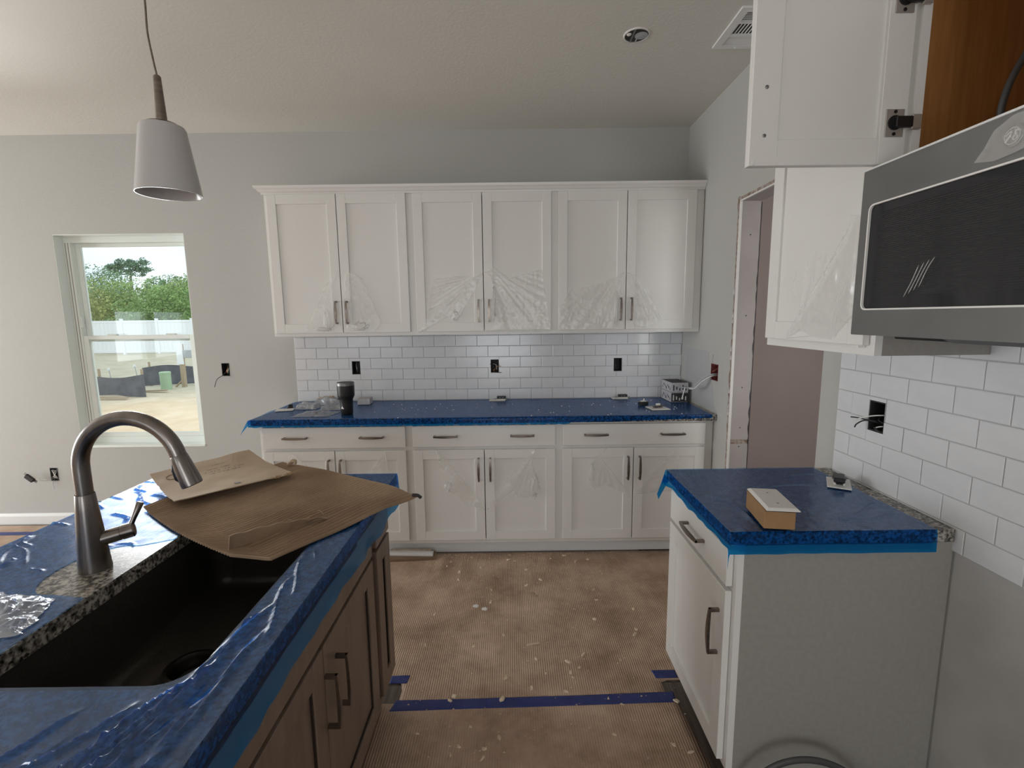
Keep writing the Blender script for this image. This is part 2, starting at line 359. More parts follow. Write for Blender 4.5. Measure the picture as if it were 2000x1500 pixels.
def wall_mesh(u0, u1, z0, z1, holes, place):
    """wall panel with rectangular holes; place(u, n, z) maps to world; n in 0..1 across the thickness"""
    us = sorted({u0, u1, *[h[0] for h in holes], *[h[1] for h in holes]}); zs = sorted({z0, z1, *[h[2] for h in holes], *[h[3] for h in holes]})
    bm = bmesh.new(); vc = {}
    def V(u, n, z):
        k = (u, n, z)
        if k not in vc: vc[k] = bm.verts.new(place(u, n, z))
        return vc[k]
    solid = lambda i, j: 0 <= i < len(us)-1 and 0 <= j < len(zs)-1 and not any(h[0] <= (us[i]+us[i+1])/2 <= h[1] and h[2] <= (zs[j]+zs[j+1])/2 <= h[3] for h in holes)
    for i in range(len(us)-1):
        for j in range(len(zs)-1):
            if not solid(i, j): continue
            a, b, c, d = us[i], us[i+1], zs[j], zs[j+1]
            for n in (0, 1): bm.faces.new((V(a, n, c), V(b, n, c), V(b, n, d), V(a, n, d)))
            for di, dj, q in ((-1, 0, ((a, c), (a, d))), (1, 0, ((b, c), (b, d))), (0, -1, ((a, c), (b, c))), (0, 1, ((a, d), (b, d)))):
                if not solid(i+di, j+dj): bm.faces.new((V(q[0][0], 0, q[0][1]), V(q[1][0], 0, q[1][1]), V(q[1][0], 1, q[1][1]), V(q[0][0], 1, q[0][1])))
    return bm

# ------------------------------------------------------------------ room shell
WT = .15
WX0, WX1, WZ0, WZ1 = -3.19, -2.275, .60, 2.115            # window opening in the back wall
BOXES = {'a': (-1.151, -1.095), 'b': (-.149, -.093), 'c': (.741, .797)}   # boxes in the back splash
BZ0, BZ1 = 1.112, 1.205
LB1 = (-2.098, -2.043, 1.11, 1.203); LB2 = (-3.452, -3.394, .337, .437)
bh = [(WX0, WX1, WZ0, WZ1), LB1, LB2] + [(a, b, BZ0, BZ1) for a, b in BOXES.values()]
wall_back = struct('wall_back', wall_mesh(XL-.15, XR+1.4, -.02, ZC, bh, lambda u, n, z: (u, D+WT*n, z)), 'paint')
OY0, OY1, OZ = 1.87, 2.645, 2.11                          # raw doorway in the right wall
RB = (2.812, 2.912, 1.112, 1.212); RT = (1.53, 1.597, 1.112, 1.212)
wall_right = struct('wall_right', wall_mesh(YF, D, -.02, ZC, [(OY0, OY1, -.02, OZ), RB, RT], lambda u, n, z: (XR+.115*n, u, z)), 'paint')
wall_left = struct('wall_left', wall_mesh(YF, D, -.02, ZC, [(.8, 3.2, .06, 2.2), (-2.16, -1.37, .75, 1.74), (-3.26, -2.30, .75, 1.74)], lambda u, n, z: (XL-WT*n, u, z)), 'paint')
wall_front = struct('wall_front', wall_mesh(XL, XR+.115, -.02, ZC, [(-4.1, -2.5, .75, 2.15), (-1.1, .5, .20, 2.15)], lambda u, n, z: (u, YF-WT*n, z)), 'paint')
struct('ceiling', bx(XL-.15, XR+1.5, YF-.15, D+.15, ZC, ZC+.12), 'ceil')
floor = struct('floor', bx(XL-.15, XR+1.5, YF-.15, D+.15, -.12, -.012), 'plank')
pl = bx(-.0895, .0895, -.61, .61, -.011, 0, bev=.0015); plm = bpy.data.meshes.new('plank'); pl.to_mesh(plm); pl.free(); plm.materials.append(MT['plank'])
for i in range(9):
    for j in range(3):
        o = bpy.data.objects.new('plank', plm); col.objects.link(o); o.parent = floor
        o.location = (-.72+.18*i, .15+1.222*j+.4*((i*3) % 3-1)*.5, 0)
# utility hall behind the doorway
struct('wall_hall_end', bx(2.45, 2.55, .6, D, -.02, ZC), 'prime'); struct('wall_hall_near', wall_mesh(XR+.115, 2.55, -.02, ZC, [(1.6, 2.3, .9, 2.1)], lambda u, n, z: (u, .6-.1*n, z)), 'prime')  # opening in the near wall added to let the hall fill light in
struct('wall_hall_far', bx(XR+.116, 2.45, D-.02, D-.001, -.02, ZC), 'prime')
# doorway: raw jamb boards, torn gypsum edges, corner bead
part('jamb_board', bx(XR+.004, XR+.113, OY1-.006, OY1+.004, .80, OZ-.004, bev=.001), 'jamb', wall_right)
part('jamb_board', bx(XR+.004, XR+.113, OY1-.006, OY1+.004, 0, .775, bev=.001), 'jamb', wall_right)
part('jamb_filler', bx(XR+.006, XR+.11, OY1-.003, OY1+.004, .775, .80), 'rawedge', wall_right)
part('head_board', bx(XR+.004, XR+.113, OY0, OY1-.006, OZ-.006, OZ+.003, bev=.001), 'jamb', wall_right)
def ragged(x, y, z0, z1, wd, axis, seed, n=60):
    bm = bmesh.new(); L = []
    for k in range(n+1):
        t = k/n; a = wd*(.35+.65*abs(noise.noise((t*23, seed, 0)))*1.6); L.append((a, z0+(z1-z0)*t))
    pts = [(0, z0)] + L + [(0, z1)]
    if axis == 'wall': return prism(bm, [(y+a, z) for a, z in pts], 'x', x-.0025, x+.002)
    return prism(bm, [(x-a, z) for a, z in pts], 'y', y-.0075, y-.001)
part('torn_edge', ragged(XR, OY1-.001, 0, OZ+.02, .034, 'wall', 3), 'rawedge', wall_right)
part('torn_edge', ragged(XR+.116, OY1, 0, OZ-.01, .010, 'jamb', 9, 110), 'inkdark', wall_right)
part('corner_bead', bx(XR-.003, XR+.010, OY1-.009, OY1-.003, 0, OZ), 'bead', wall_right)
part('corner_bead', bx(XR-.003, XR+.008, OY0, OY1-.003, OZ-.008, OZ-.001), 'bead', wall_right)
part('torn_edge', bx(XR-.002, XR+.002, OY0, OY1+.02, OZ, OZ+.014), 'rawedge', wall_right)
for z in (1.93, 1.50, 1.10, .87, .76):
    part('screw_hole', tube(bmesh.new(), [(XR+.062, OY1-.0075, z), (XR+.062, OY1-.0055, z)], .0035, 8), 'inkdark', wall_right)
for k in range(9):
    z = .9+random.random()*1.1
    part('paper_tag', prism(bmesh.new(), [(OY1+.004, z), (OY1+.014, z+.004), (OY1+.004, z+.03)], 'x', XR-.004, XR-.002), 'bead', wall_right)
# slightly darker grey patch beside the counter, grey sealed wall behind the missing range
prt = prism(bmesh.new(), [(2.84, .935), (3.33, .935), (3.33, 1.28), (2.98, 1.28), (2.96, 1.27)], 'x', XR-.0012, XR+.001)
part('grey_patch', prt, 'patch', wall_right)
part('sealed_panel', bx(XR-.0015, XR+.001, -.6, 1.243, 0, .846), 'greywall', wall_right)
# baseboards
def base_profile(): return [(0, 0), (.013, 0), (.013, .065), (.009, .078), (.006, .085), (0, .085)]
struct('baseboard_back', prism(bmesh.new(), [(D-a, z) for a, z in base_profile()], 'x', XL, -1.56), 'trimw')
struct('baseboard_left', prism(bmesh.new(), [(XL+a, z) for a, z in base_profile()], 'y', YF, .78), 'trimw')

# ------------------------------------------------------------------ tiles
TW, TH, TG = .1545, .0777, .0022
def tile_run(parent, u_start, direction, umin, umax, z0, zrows, zmax, holes, place, first_full=True, zmin=None):
    cache = {}; o0 = Vector(place(0, 0, 0))
    for r in zrows:
        za = z0+r*TH; zb = za+TH; za2, zb2 = max(za, zmin or -9)+TG/2, min(zb, zmax)-TG/2
        if zb2-za2 < .004: continue
        off = 0 if (r % 2 == 0) == first_full else .5
        k = -1
        while True:
            a = (k+off)*TW
            b = a+TW; k += 1
            if a > umax-umin: break
            a2, b2 = max(a, 0)+TG/2, min(b, umax-umin)-TG/2
            if b2-a2 < .004: continue
            ua, ub = (u_start+a2, u_start+b2) if direction > 0 else (u_start-b2, u_start-a2)
            hs = [h for h in holes if h[0] < ub and h[1] > ua and h[2] < zb2 and h[3] > za2]
            if not hs:
                key = (round(ub-ua, 4), round(zb2-za2, 4))
                if key not in cache:
                    W_, H_ = ub-ua, zb2-za2; bm = bmesh.new(); e = .0022
                    lo = [Vector(place(x, 0, z))-o0 for x, z in ((0, 0), (W_, 0), (W_, H_), (0, H_))]
                    mid = [Vector(place(x, .0062, z))-o0 for x, z in ((0, 0), (W_, 0), (W_, H_), (0, H_))]
                    hi = [Vector(place(x, .008, z))-o0 for x, z in ((e, e), (W_-e, e), (W_-e, H_-e), (e, H_-e))]
                    v = [[bm.verts.new(q) for q in ring] for ring in (lo, mid, hi)]
                    for A, Bv in zip(v, v[1:]):
                        for q in range(4): bm.faces.new((A[q], A[(q+1) % 4], Bv[(q+1) % 4], Bv[q]))
                    bm.faces.new(v[2]); bmesh.ops.recalc_face_normals(bm, faces=bm.faces)
                    me = bpy.data.meshes.new('tile'); bm.to_mesh(me); bm.free(); me.materials.append(MT['tile']); cache[key] = me
                o = bpy.data.objects.new('tile', cache[key]); col.objects.link(o); o.parent = parent
                p = Vector(place(ua, 0, za2)) ; j = (random.random()-.5)*.0006
                o.location = p + Vector(place(0, j, 0)) - o0
            else:
                us = sorted({ua, ub, *[min(max(h[i], ua), ub) for h in hs for i in (0, 1)]}); zs = sorted({za2, zb2, *[min(max(h[i], za2), zb2) for h in hs for i in (2, 3)]})
                bm = bmesh.new()
                for i in range(len(us)-1):
                    for j in range(len(zs)-1):
                        cu, cz = (us[i]+us[i+1])/2, (zs[j]+zs[j+1])/2
                        if any(h[0] < cu < h[1] and h[2] < cz < h[3] for h in hs): continue
                        A = Vector(place(us[i], 0, zs[j])); C = Vector(place(us[i+1], .008, zs[j+1]))
                        lo = [min(A[q], C[q]) for q in range(3)]; hi = [max(A[q], C[q]) for q in range(3)]
                        box(bm, lo[0], hi[0], lo[1], hi[1], lo[2], hi[2])
                part('tile', bm, 'tile', parent)
CT = .914                                                 # worktop height
hb = [(a-.002, b+.002, BZ0-.002, BZ1+.002) for a, b in BOXES.values()]
def grout_panel(u0, u1, z0, z1, holes, place): return wall_mesh(u0, u1, z0, z1, holes, place)
part('grout_bed', grout_panel(-1.558, XR, CT-.01, 1.405, hb, lambda u, n, z: (u, D-.0052+.0062*n, z)), 'grout', wall_back)
tile_run(wall_back, -1.558, 1, -1.558, XR-.001, CT+.002, range(0, 7), 1.405, hb, lambda u, n, z: (u, D-n, z), True)
hr = [(RT[0]-.002, RT[1]+.002, RT[2]-.002, RT[3]+.002)]
part('grout_bed', grout_panel(-.2, 1.758, .846, 1.46, hr, lambda u, n, z: (XR-.0052+.0062*n, u, z)), 'grout', wall_right)
tile_run(wall_right, 1.758, -1, -.2, 1.758, CT+.002, range(-1, 8), 1.46, hr, lambda u, n, z: (XR-n, u, z), True, zmin=.846)

# ------------------------------------------------------------------ window in the back wall
win = link('window_1', (lambda b: [box(b, WX0-.002, WX0+.05, D+.075, D+.15, WZ0, WZ1), box(b, WX1-.05, WX1+.002, D+.075, D+.15, WZ0, WZ1),
      box(b, WX0+.05, WX1-.05, D+.076, D+.15, WZ1-.045, WZ1+.002), box(b, WX0+.05, WX1-.05, D+.076, D+.15, WZ0-.002, WZ0+.05)] and b)(bmesh.new()), 'vinyl')
win['kind'] = 'structure'; win['label'] = 'white vinyl single-hung window looking on the yard'
ZM = 1.385
def sash(z0, z1, y0, y1, sw):
    a, b = WX0+.05, WX1-.05
    part('sash_stile', bx(a, a+sw, y0, y1, z0, z1, bev=.002), 'vinyl', win); part('sash_stile', bx(b-sw, b, y0, y1, z0, z1, bev=.002), 'vinyl', win)
    part('sash_rail', bx(a+sw, b-sw, y0, y1, z0, z0+sw*.8, bev=.002), 'vinyl', win); part('sash_rail', bx(a+sw, b-sw, y0, y1, z1-sw*.8, z1, bev=.002), 'vinyl', win)
    part('pane', bx(a+sw-.004, b-sw+.004, (y0+y1)/2-.002, (y0+y1)/2+.002, z0+sw*.8-.004, z1-sw*.8+.004), 'glass', win)
sash(ZM-.02, WZ1-.045, D+.115, D+.140, .030)
sash(WZ0+.05, ZM+.025, D+.080, D+.108, .036)
for z in (1.0,):
    part('frame_groove', bx(WX0+.012, WX0+.018, D+.073, D+.08, WZ0+.05, WZ1-.045), 'jamb', win)
    part('frame_groove', bx(WX0+.032, WX0+.037, D+.073, D+.08, WZ0+.05, WZ1-.045), 'jamb', win)
for x in (-2.93, -2.50):
    part('sash_lock', bx(x-.035, x+.035, D+.078, D+.105, ZM+.025, ZM+.035, bev=.003), 'vinyl', win)
part('tilt_latch', bx(WX0+.05, WX0+.062, D+.07, D+.09, 1.47, 1.55, bev=.002), 'vinyl', win)
for a_, c_ in ((WX0, WX0+.004), (WX1-.004, WX1)): part('skylit_reveal_liner', bx(a_, c_, D+.001, D+.0745, WZ0+.008, WZ1-.005), 'vinyl', win)  # added liner, its paler colour stands in for sky light on the reveal
part('skylit_reveal_liner', bx(WX0, WX1, D+.001, D+.0745, WZ1-.004, WZ1), 'vinyl', win)
part('sill', bx(WX0-.003, WX1+.003, D-.006, D+.078, WZ0-.012, WZ0+.006, bev=.002), 'vinyl', win)
# glazed door and rear windows the daylight comes from (frames only in the openings behind the camera)
def rear_window(name, place_box, label):
    o = link(name, place_box(), 'vinyl'); o['kind'] = 'structure'; o['label'] = label
def fr(x0, x1, y0, y1, z0, z1, ax, mull):
    b = bmesh.new(); t = .05
    if ax == 'x':
        for a, c in ((x0, x0+t), (x1-t, x1)): box(b, a, c, y0, y1, z0, z1)
        for a, c in ((z0, z0+t), (z1-t, z1)): box(b, x0+t, x1-t, y0, y1, a, c)
        if mull == 'h': box(b, x0+t, x1-t, y0, y1, (z0+z1)/2-.025, (z0+z1)/2+.025)
    else:
        for a, c in ((y0, y0+t), (y1-t, y1)) + ((((y0+y1)/2-.05, (y0+y1)/2+.05),) if ax == 'y' else ()): box(b, x0, x1, a, c, z0, z1)
        for a, c in ((z0, z0+t), (z1-t, z1)): box(b, x0-.0, x1+.001, y0+t, y1-t, a, c)
    return b
rear_window('window_2', lambda: fr(-4.1, -2.5, YF-.07, YF-.02, .75, 2.15, 'x', 'h'), 'white window frame in the wall facing the kitchen')
rear_window('window_3', lambda: fr(-1.1, .5, YF-.07, YF-.02, .20, 2.15, 'x', 'h'), 'white window frame in the wall facing the kitchen')
rear_window('door_1', lambda: fr(XL-.07, XL-.02, .8, 3.2, .06, 2.2, 'y', None), 'white sliding glass door frame in the side wall')
rear_window('window_4', lambda: fr(XL-.07, XL-.02, -3.26, -2.30, .75, 1.74, 'z', None), 'white window frame in the side wall')
rear_window('window_5', lambda: fr(XL-.07, XL-.02, -2.16, -1.37, .75, 1.74, 'z', None), 'white window frame in the side wall beside the sliding door')

# ------------------------------------------------------------------ cabinets (local frame: x along width, face frame front at y = 0, depth +y, z up)
def pull(cx, cz, axis, L=.128, front=-.020):
    """arched bar pull with two posts and a belly that widens in the middle"""
    bm = bmesh.new(); n = 12; rings = []
    for k in range(n+1):
        t = k/n; s = (t-.5)*(L+.018); a = math.sin(PI*t)
        y = front-.027-.004*a; hw = .0042+.0030*a; ht = .0030+.0010*a
        q = [(-hw, -ht), (hw, -ht), (hw, ht), (-hw, ht)]
        rings.append([bm.verts.new((cx+s, y+d, cz+e) if axis == 'x' else (cx+e, y+d, cz+s)) for e, d in q])
    for a, b in zip(rings, rings[1:]):
        for k in range(4): bm.faces.new((a[k], a[(k+1) % 4], b[(k+1) % 4], b[k]))
    bm.faces.new(rings[0][::-1]); bm.faces.new(rings[-1])
    for s in (-1, 1):
        o = s*(L/2+.004)
        if axis == 'x': box(bm, cx+o-.005, cx+o+.005, front-.030, front+.001, cz-.0045, cz+.0045)
        else: box(bm, cx-.0045, cx+.0045, front-.030, front+.001, cz+o-.005, cz+o+.005)
    return bm
def shaker(root, x0, x1, z0, z1, mat='cab', fw_=.058, handle=None, hmat='nickel', glaze=None, y0=-.020, thick=.019):
    """five-piece door: the recessed panel is the door mesh, stiles, rails and pull are its sub-parts"""
    e = .0009
    d = part('door', bx(x0+fw_-.006, x1-fw_+.006, y0+.009, y0+.015, z0+fw_-.006, z1-fw_+.006), mat, root)
    for a, b in ((x0, x0+fw_), (x1-fw_, x1)): part('stile', bx(a, b, y0, y0+thick, z0, z1, bev=.0014), mat, d)
    for a, b in ((z0, z0+fw_), (z1-fw_, z1)): part('rail', bx(x0+fw_-.0003, x1-fw_+.0003, y0+.0003, y0+thick, a, b, bev=.0010), mat, d)
    if glaze:
        b = bmesh.new(); t = .006; a0, a1, c0, c1 = x0+fw_, x1-fw_, z0+fw_, z1-fw_
        for q in ((a0, a0+t, c0, c1), (a1-t, a1, c0, c1), (a0+t, a1-t, c0, c0+t), (a0+t, a1-t, c1-t, c1)): box(b, q[0], q[1], y0+.004, y0+.0095, q[2], q[3])
        part('glaze_bead', b, glaze, d)
    if handle:
        hx, hz, ax = handle; part('handle', pull(hx, hz, ax, front=y0), hmat, d, smooth='auto')
    return d
def slab(root, x0, x1, z0, z1, handles, mat='cab', hmat='nickel', y0=-.020):
    d = part('drawer_front', bx(x0, x1, y0, y0+.019, z0, z1, bev=.0015), mat, root)
    for hx in handles: part('handle', pull(hx, (z0+z1)/2+.002, 'x', front=y0), hmat, d, smooth='auto')
def frame(root, W, z0, z1, rails, st=.038, mat='cab', mid=None, r=None):
    b = bmesh.new()
    for a, c in ((0, st), (W-(r or st), W)): box(b, a, c, 0, .019, z0, z1)
    for a, c in rails: box(b, st, W-(r or st), 0, .019, a, c)
    if mid:
        rr_ = sorted(rails)
        for q0, q1 in zip(rr_, rr_[1:]): box(b, mid[0], mid[1], 0, .019, q0[1], q1[0])
    part('face_frame', b, mat, root)
CW = .9144; XB = -.173
# three upper cabinets
UF = D-.3257+.020
UL = [('white upper cabinet over the black tumbler end of the worktop', 0), ('white upper cabinet over the middle wall box', 1), ('white upper cabinet touching the right wall over the stacked cartons', 2)]
HW = .4345; UZ0, UZ1 = 1.4, 2.305
for lab, i in UL:
    x0 = XB+(i-1.5)*CW; W = CW if i < 2 else XR-.002-x0
    r = thing('upper_cabinet', lab, 'cabinet', (x0, UF, UZ0), 0, 'upper cabinets on the back wall')
    b = bmesh.new(); dp = D-UF-.003; H = UZ1-UZ0
    for q in ((0, .016, .019, dp, 0, H), (CW-.016, CW, .019, dp, 0, H), (.016, CW-.016, .019, dp, .012, .028), (.016, CW-.016, .019, dp, H-.016, H), (.016, CW-.016, dp-.006, dp, .028, H-.016)): box(b, *q)
    part('carcass', b, 'cab', r)
    frame(r, W, 0, H, ((0, .038), (H-.038, H)), r=.038+W-CW)
    z0, z1 = 1.4205-UZ0, 2.283-UZ0
    shaker(r, CW/2-HW, CW/2-.0024, z0, z1, handle=(CW/2-.034, .150, 'z'))
    shaker(r, CW/2+.0024, CW/2+HW, z0, z1, handle=(CW/2+.034, .150, 'z'))
# crown moulding along the three
cp = [(.0005, 2.285), (.010, 2.285), (.012, 2.296), (.020, 2.300), (.030, 2.312), (.040, 2.318), (.044, 2.332), (.0005, 2.332)]
b = bmesh.new(); xa, xb = XB-1.5*CW, XR-.002; v = []
for (o_, z) in cp:
    v.append([b.verts.new(q) for q in ((xa-o_, D-.002, z), (xa-o_, UF-o_, z), (xb, UF-o_, z))])
for k in range(len(cp)):
    A, C = v[k], v[(k+1) % len(cp)]
    for q in range(2): b.faces.new((A[q], A[q+1], C[q+1], C[q]))
b.faces.new([q[0] for q in v]); b.faces.new([q[2] for q in v][::-1])
single('crown_moulding', b, 'cab', 'white crown moulding running along the top of the upper cabinets', 'moulding')
# three base cabinets
BF = D-.608+.020
BL = ['white base cabinet half hidden behind the island cardboard', 'white base cabinet between two like it, below the middle wall box', 'white base cabinet touching the right wall behind the short worktop']
for i, lab in enumerate(BL):
    x0 = XB+(i-1.5)*CW; W = CW if i < 2 else XR-.002-x0
    r = thing('base_cabinet', lab, 'cabinet', (x0, BF, 0), 0, 'base cabinets on the back wall'); dp = D-BF-.003; H = .876
    b = bmesh.new()
    for q in ((0, .016, .019, dp, .098, H), (CW-.016, CW, .019, dp, .098, H), (.016, CW-.016, .019, dp, .105, .121), (.016, CW-.016, dp-.006, dp, .121, H)): box(b, *q)
    part('carcass', b, 'cab', r)
    frame(r, W, .098, H, ((.098, .127), (.690, .735), (H-.03, H)), r=.038+W-CW)
    part('toe_kick', bx(0, W, .070, dp, .0, .098), 'trimw', r)
    slab(r, CW/2-HW, CW/2+HW, .7275, .8585, (.225, .690))
    shaker(r, CW/2-HW, CW/2-.0024, .1245, .7075, handle=(CW/2-.036, .585, 'z'))
    shaker(r, CW/2+.0024, CW/2+HW, .1245, .7075, handle=(CW/2+.036, .585, 'z'))
# right wall base cabinet, faces the aisle (local x runs toward the camera)
RX = .625; r = thing('base_cabinet', 'narrow white base cabinet with one drawer and one door under the short worktop', 'cabinet', (RX, 1.765, 0), -PI/2)
W = .517; dp = XR-.004-RX
b = bmesh.new()
for q in ((0, .016, .019, dp, .15, .876), (.016, W-.016, .019, dp, .15, .166), (.016, W-.016, dp-.006, dp, .166, .876)): box(b, *q)
part('carcass', b, 'cab', r)
part('end_panel', bx(W-.016, W, .019, dp, .0, .876), 'cabside', r, label='plain greyish laminate end panel')
frame(r, W, .155, .876, ((.155, .185), (.700, .745), (.85, .876)))
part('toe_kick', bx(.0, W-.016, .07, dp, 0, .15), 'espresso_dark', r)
slab(r, .022, W-.018, .737, .850, (.27,))
shaker(r, .022, W-.018, .176, .722, handle=(W-.052, .575, 'z'))
# right wall upper cabinet
r = thing('upper_cabinet', 'white single-door upper cabinet between the doorway and the microwave', 'cabinet', (.925, 1.722, 1.398), -PI/2); W = .512; dp = XR-.010-.925; H = .907
b = bmesh.new()
for q in ((0, .016, .019, dp, 0, H), (.016, W-.016, .019, dp, .010, .026), (.016, W-.016, .019, dp, H-.016, H), (.016, W-.016, dp-.006, dp, .026, H-.016)): box(b, *q)
part('carcass', b, 'cab', r); part('end_panel', bx(W-.016, W, .019, dp, 0, H), 'cabside', r)
frame(r, W, 0, H, ((0, .04), (H-.04, H)))
shaker(r, .02, W-.018, .026, .885)
part('bumper', bx(W-.04, W-.032, -.019, -.001, .02, .026), 'white', r)
# cabinet over the microwave: open, its door swung out into the room
MY1, MY0 = 1.192, .43; W = MY1-MY0; z0c = 1.852; H = 2.305-z0c
r = thing('upper_cabinet', 'white cabinet above the microwave standing open with orange wood inside', 'cabinet', (.925, MY1, z0c), -PI/2); dp = XR-.002-.925
b = bmesh.new()
for q in ((0, .014, .019, dp, 0, H), (W-.014, W, .019, dp, 0, H), (.014, W-.014, .019, dp, 0, .014), (.014, W-.014, .019, dp, H-.014, H), (.014, W-.014, dp-.006, dp, .014, H-.014)): box(b, *q)
part('carcass', b, 'orange', r)
frame(r, W, 0, H, ((0, .022), (H-.038, H)), st=.034)
shaker(r, W/2+.002, W-.02, .0, .43)
# open door: hinged at the far stile, perpendicular to the face; local plane x = const
dr = bmesh.new(); xh = .030; dl = .365; dz0, dz1 = -.004, .43; yA = -.010
def obx(y0, y1, z0, z1, xa=0, xb=.019, bev=.0012): return bx(xh+xa-.019, xh+xb-.019, -y1, -y0, z0, z1, bev=bev)
d = part('door', obx(.062, dl-.060, dz0+.05, dz1-.05, .004, .010, 0), 'cab', r, label='cabinet door swung wide open showing its inner face')
part('stile', obx(.012, .072, dz0, dz1), 'cab', d); part('stile', obx(dl-.060, dl+.005, dz0, dz1), 'cab', d)
part('rail', obx(.072, dl-.060, dz0, dz0+.058, .0003, .0187), 'cab', d); part('rail', obx(.072, dl-.060, dz1-.058, dz1, .0003, .0187), 'cab', d)
for zz in (dz0+.185, dz0+.075):
    part('screw', lathe(bmesh.new(), [(.0045, 0), (.004, .0015), (.002, .0022)], seg=12, close=True), 'steel', d, loc=(0, 0, 0))
    o = d.children[-1] if d.children else None
for i_, o in enumerate([c for c in d.children if c.name.startswith('screw')]):
    o.rotation_euler = (0, PI/2, 0); o.location = (xh-.0005, -(dl-.028), dz0+(.17, .066)[i_])
part('bumper', tube(bmesh.new(), [(xh, -(dl-.008), dz0+.006), (xh+.003, -(dl-.008), dz0+.006)], .005, 10), 'wire_w', d)
for zz in (.085, .345):
    hg = part('hinge', bx(xh, xh+.003, -.062, -.020, zz-.030, zz+.030, bev=.001), 'hinge', d, label='nickel concealed hinge')
    bb = bmesh.new(); tube(bb, [(xh+.002, -.042, zz), (xh+.006, -.042, zz)], .016, 16); box(bb, xh+.004, xh+.014, -.045, -.006, zz-.012, zz+.012, bev=.002)
    part('hinge', bb, 'black', d)
    part('hinge', bx(xh+.001, xh+.012, -.008, .014, zz-.016, zz+.016, bev=.002), 'hinge', d)
    for s in (-1, 1): part('screw', tube(bmesh.new(), [(xh+.003, -.042, zz+s*.024), (xh+.0045, -.042, zz+s*.024)], .004, 8), 'black', d)

# ------------------------------------------------------------------ worktops (granite) and blue film
def slab_top(P, z0, z1, holes=(), step=.02):
    bm = bmesh.new(); sheet(bm, P, step, lambda x, y: z1, holes=holes, thick=-(z1-z0)); return bm
single('worktop', bx(-1.572, XR-.002, BF-.048, D-.009, CT-.038, CT, bev=.002), 'granite', 'long speckled granite worktop against the back wall', 'worktop')
single('worktop', bx(.598, XR-.010, 1.240, 1.782, CT-.038, CT, bev=.002), 'granite', 'short speckled granite worktop beside the range gap', 'worktop')
IX0, IX1, IY0, IY1 = -1.372, -.450, -.02, 1.772
SK = (-.932, -.540, .700, 1.400)
hole = rrect(SK[0], SK[1], SK[2], SK[3], .055, 8)
single('worktop', slab_top([(IX0, IY0), (IX1, IY0), (IX1, IY1), (IX0, IY1)], CT-.038, CT, [hole]), 'granite', 'speckled granite island worktop with a sink cut-out', 'worktop')
def ridge(x, y, R):
    h = 0
    for (ax, ay, bx_, by_, wd, ht) in R:
        dx, dy = bx_-ax, by_-ay; L2 = dx*dx+dy*dy; t = ((x-ax)*dx+(y-ay)*dy)/L2
        if t < -.05 or t > 1.05: continue
        bend = .012*math.sin(t*5+ax*30); L = math.sqrt(L2); s = ((x-ax)*dy-(y-ay)*dx)/L+bend
        if abs(s) < wd*3: h += ht*math.exp(-(s/wd)**2)*max(0, min(1, t*6))*max(0, min(1, (1-t)*6))
    return h
# film on the long worktop: top, front edge, ragged lower hem, flap past the free end
def hem_faces(o):
    o.data.materials.append(MT['bluehem']); o.data.materials.append(MT['blueedge'])
    for p in o.data.polygons:
        if abs(p.normal.z) < .6 and p.center.z < CT+.0005: p.material_index = 1 if (p.center.z < CT-.038 or p.center.x < -1.588) else 2
BACK_R = [(-1.0, 3.35, .9, 3.28, .012, .002), (-.2, 3.15, .5, 3.05, .01, .002), (.2, 3.3, 1.0, 3.15, .012, .003), (-1.4, 2.95, -.3, 2.98, .008, .002), (.3, 2.9, 1.2, 2.95, .01, .002)]
def film_back():
    bm = bmesh.new(); x0, x1 = -1.585, XR-.03; yb, yf = D-.012, BF-.050
    R = BACK_R
    n = 260
    prof = [('t', k/22) for k in range(23)] + [('f', k/4) for k in range(1, 5)]
    g = []
    for i in range(n+1):
        x = x0+(x1-x0)*i/n; colv = []
        hem = .046+.006*noise.noise((x*25, 2, 0))+.004*noise.noise((x*70, 5, 0))
        if x > .35: hem = .036+.003*noise.noise((x*40, 1, 0))-.016*max(0, (x-.6)/.6)
        for kind, t in prof:
            if kind == 't':
                y = yb+(yf-yb)*t; z = CT+.0012+ridge(x, y, R)+.0006*noise.noise((x*9, y*14, 0))
                if i == 0: z -= .004
            else: y = yf-.0015-.0008*noise.noise((x*30, t*3, 7)); z = CT+.001-hem*t
            colv.append(bm.verts.new((x, y, z)))
        g.append(colv)
    for a, b in zip(g, g[1:]):
        for k in range(len(prof)-1): bm.faces.new((a[k], b[k], b[k+1], a[k+1]))
    # flap hanging off the free left end
    A = g[0]; m = 8; prev = A[:23]
    for k in range(1, m+1):
        t = k/m; row = []
        for q in range(23):
            s = q/22; y = yb+(yf-yb)*s; fl = .045*t*(.15+.85*s**3)
            row.append(bm.verts.new((x0-fl-.004*t, y-.012*t*s, CT-.002-(.004+.085*s**6)*t+.004*math.sin(s*9+t*3)*t)))
        for q in range(22): bm.faces.new((prev[q], prev[q+1], row[q+1], row[q]))
        prev = row
    return bm
hem_faces(single('blue_film', film_back(), 'bluefilm', 'blue plastic film over the long worktop against the back wall', 'film', smooth=True))
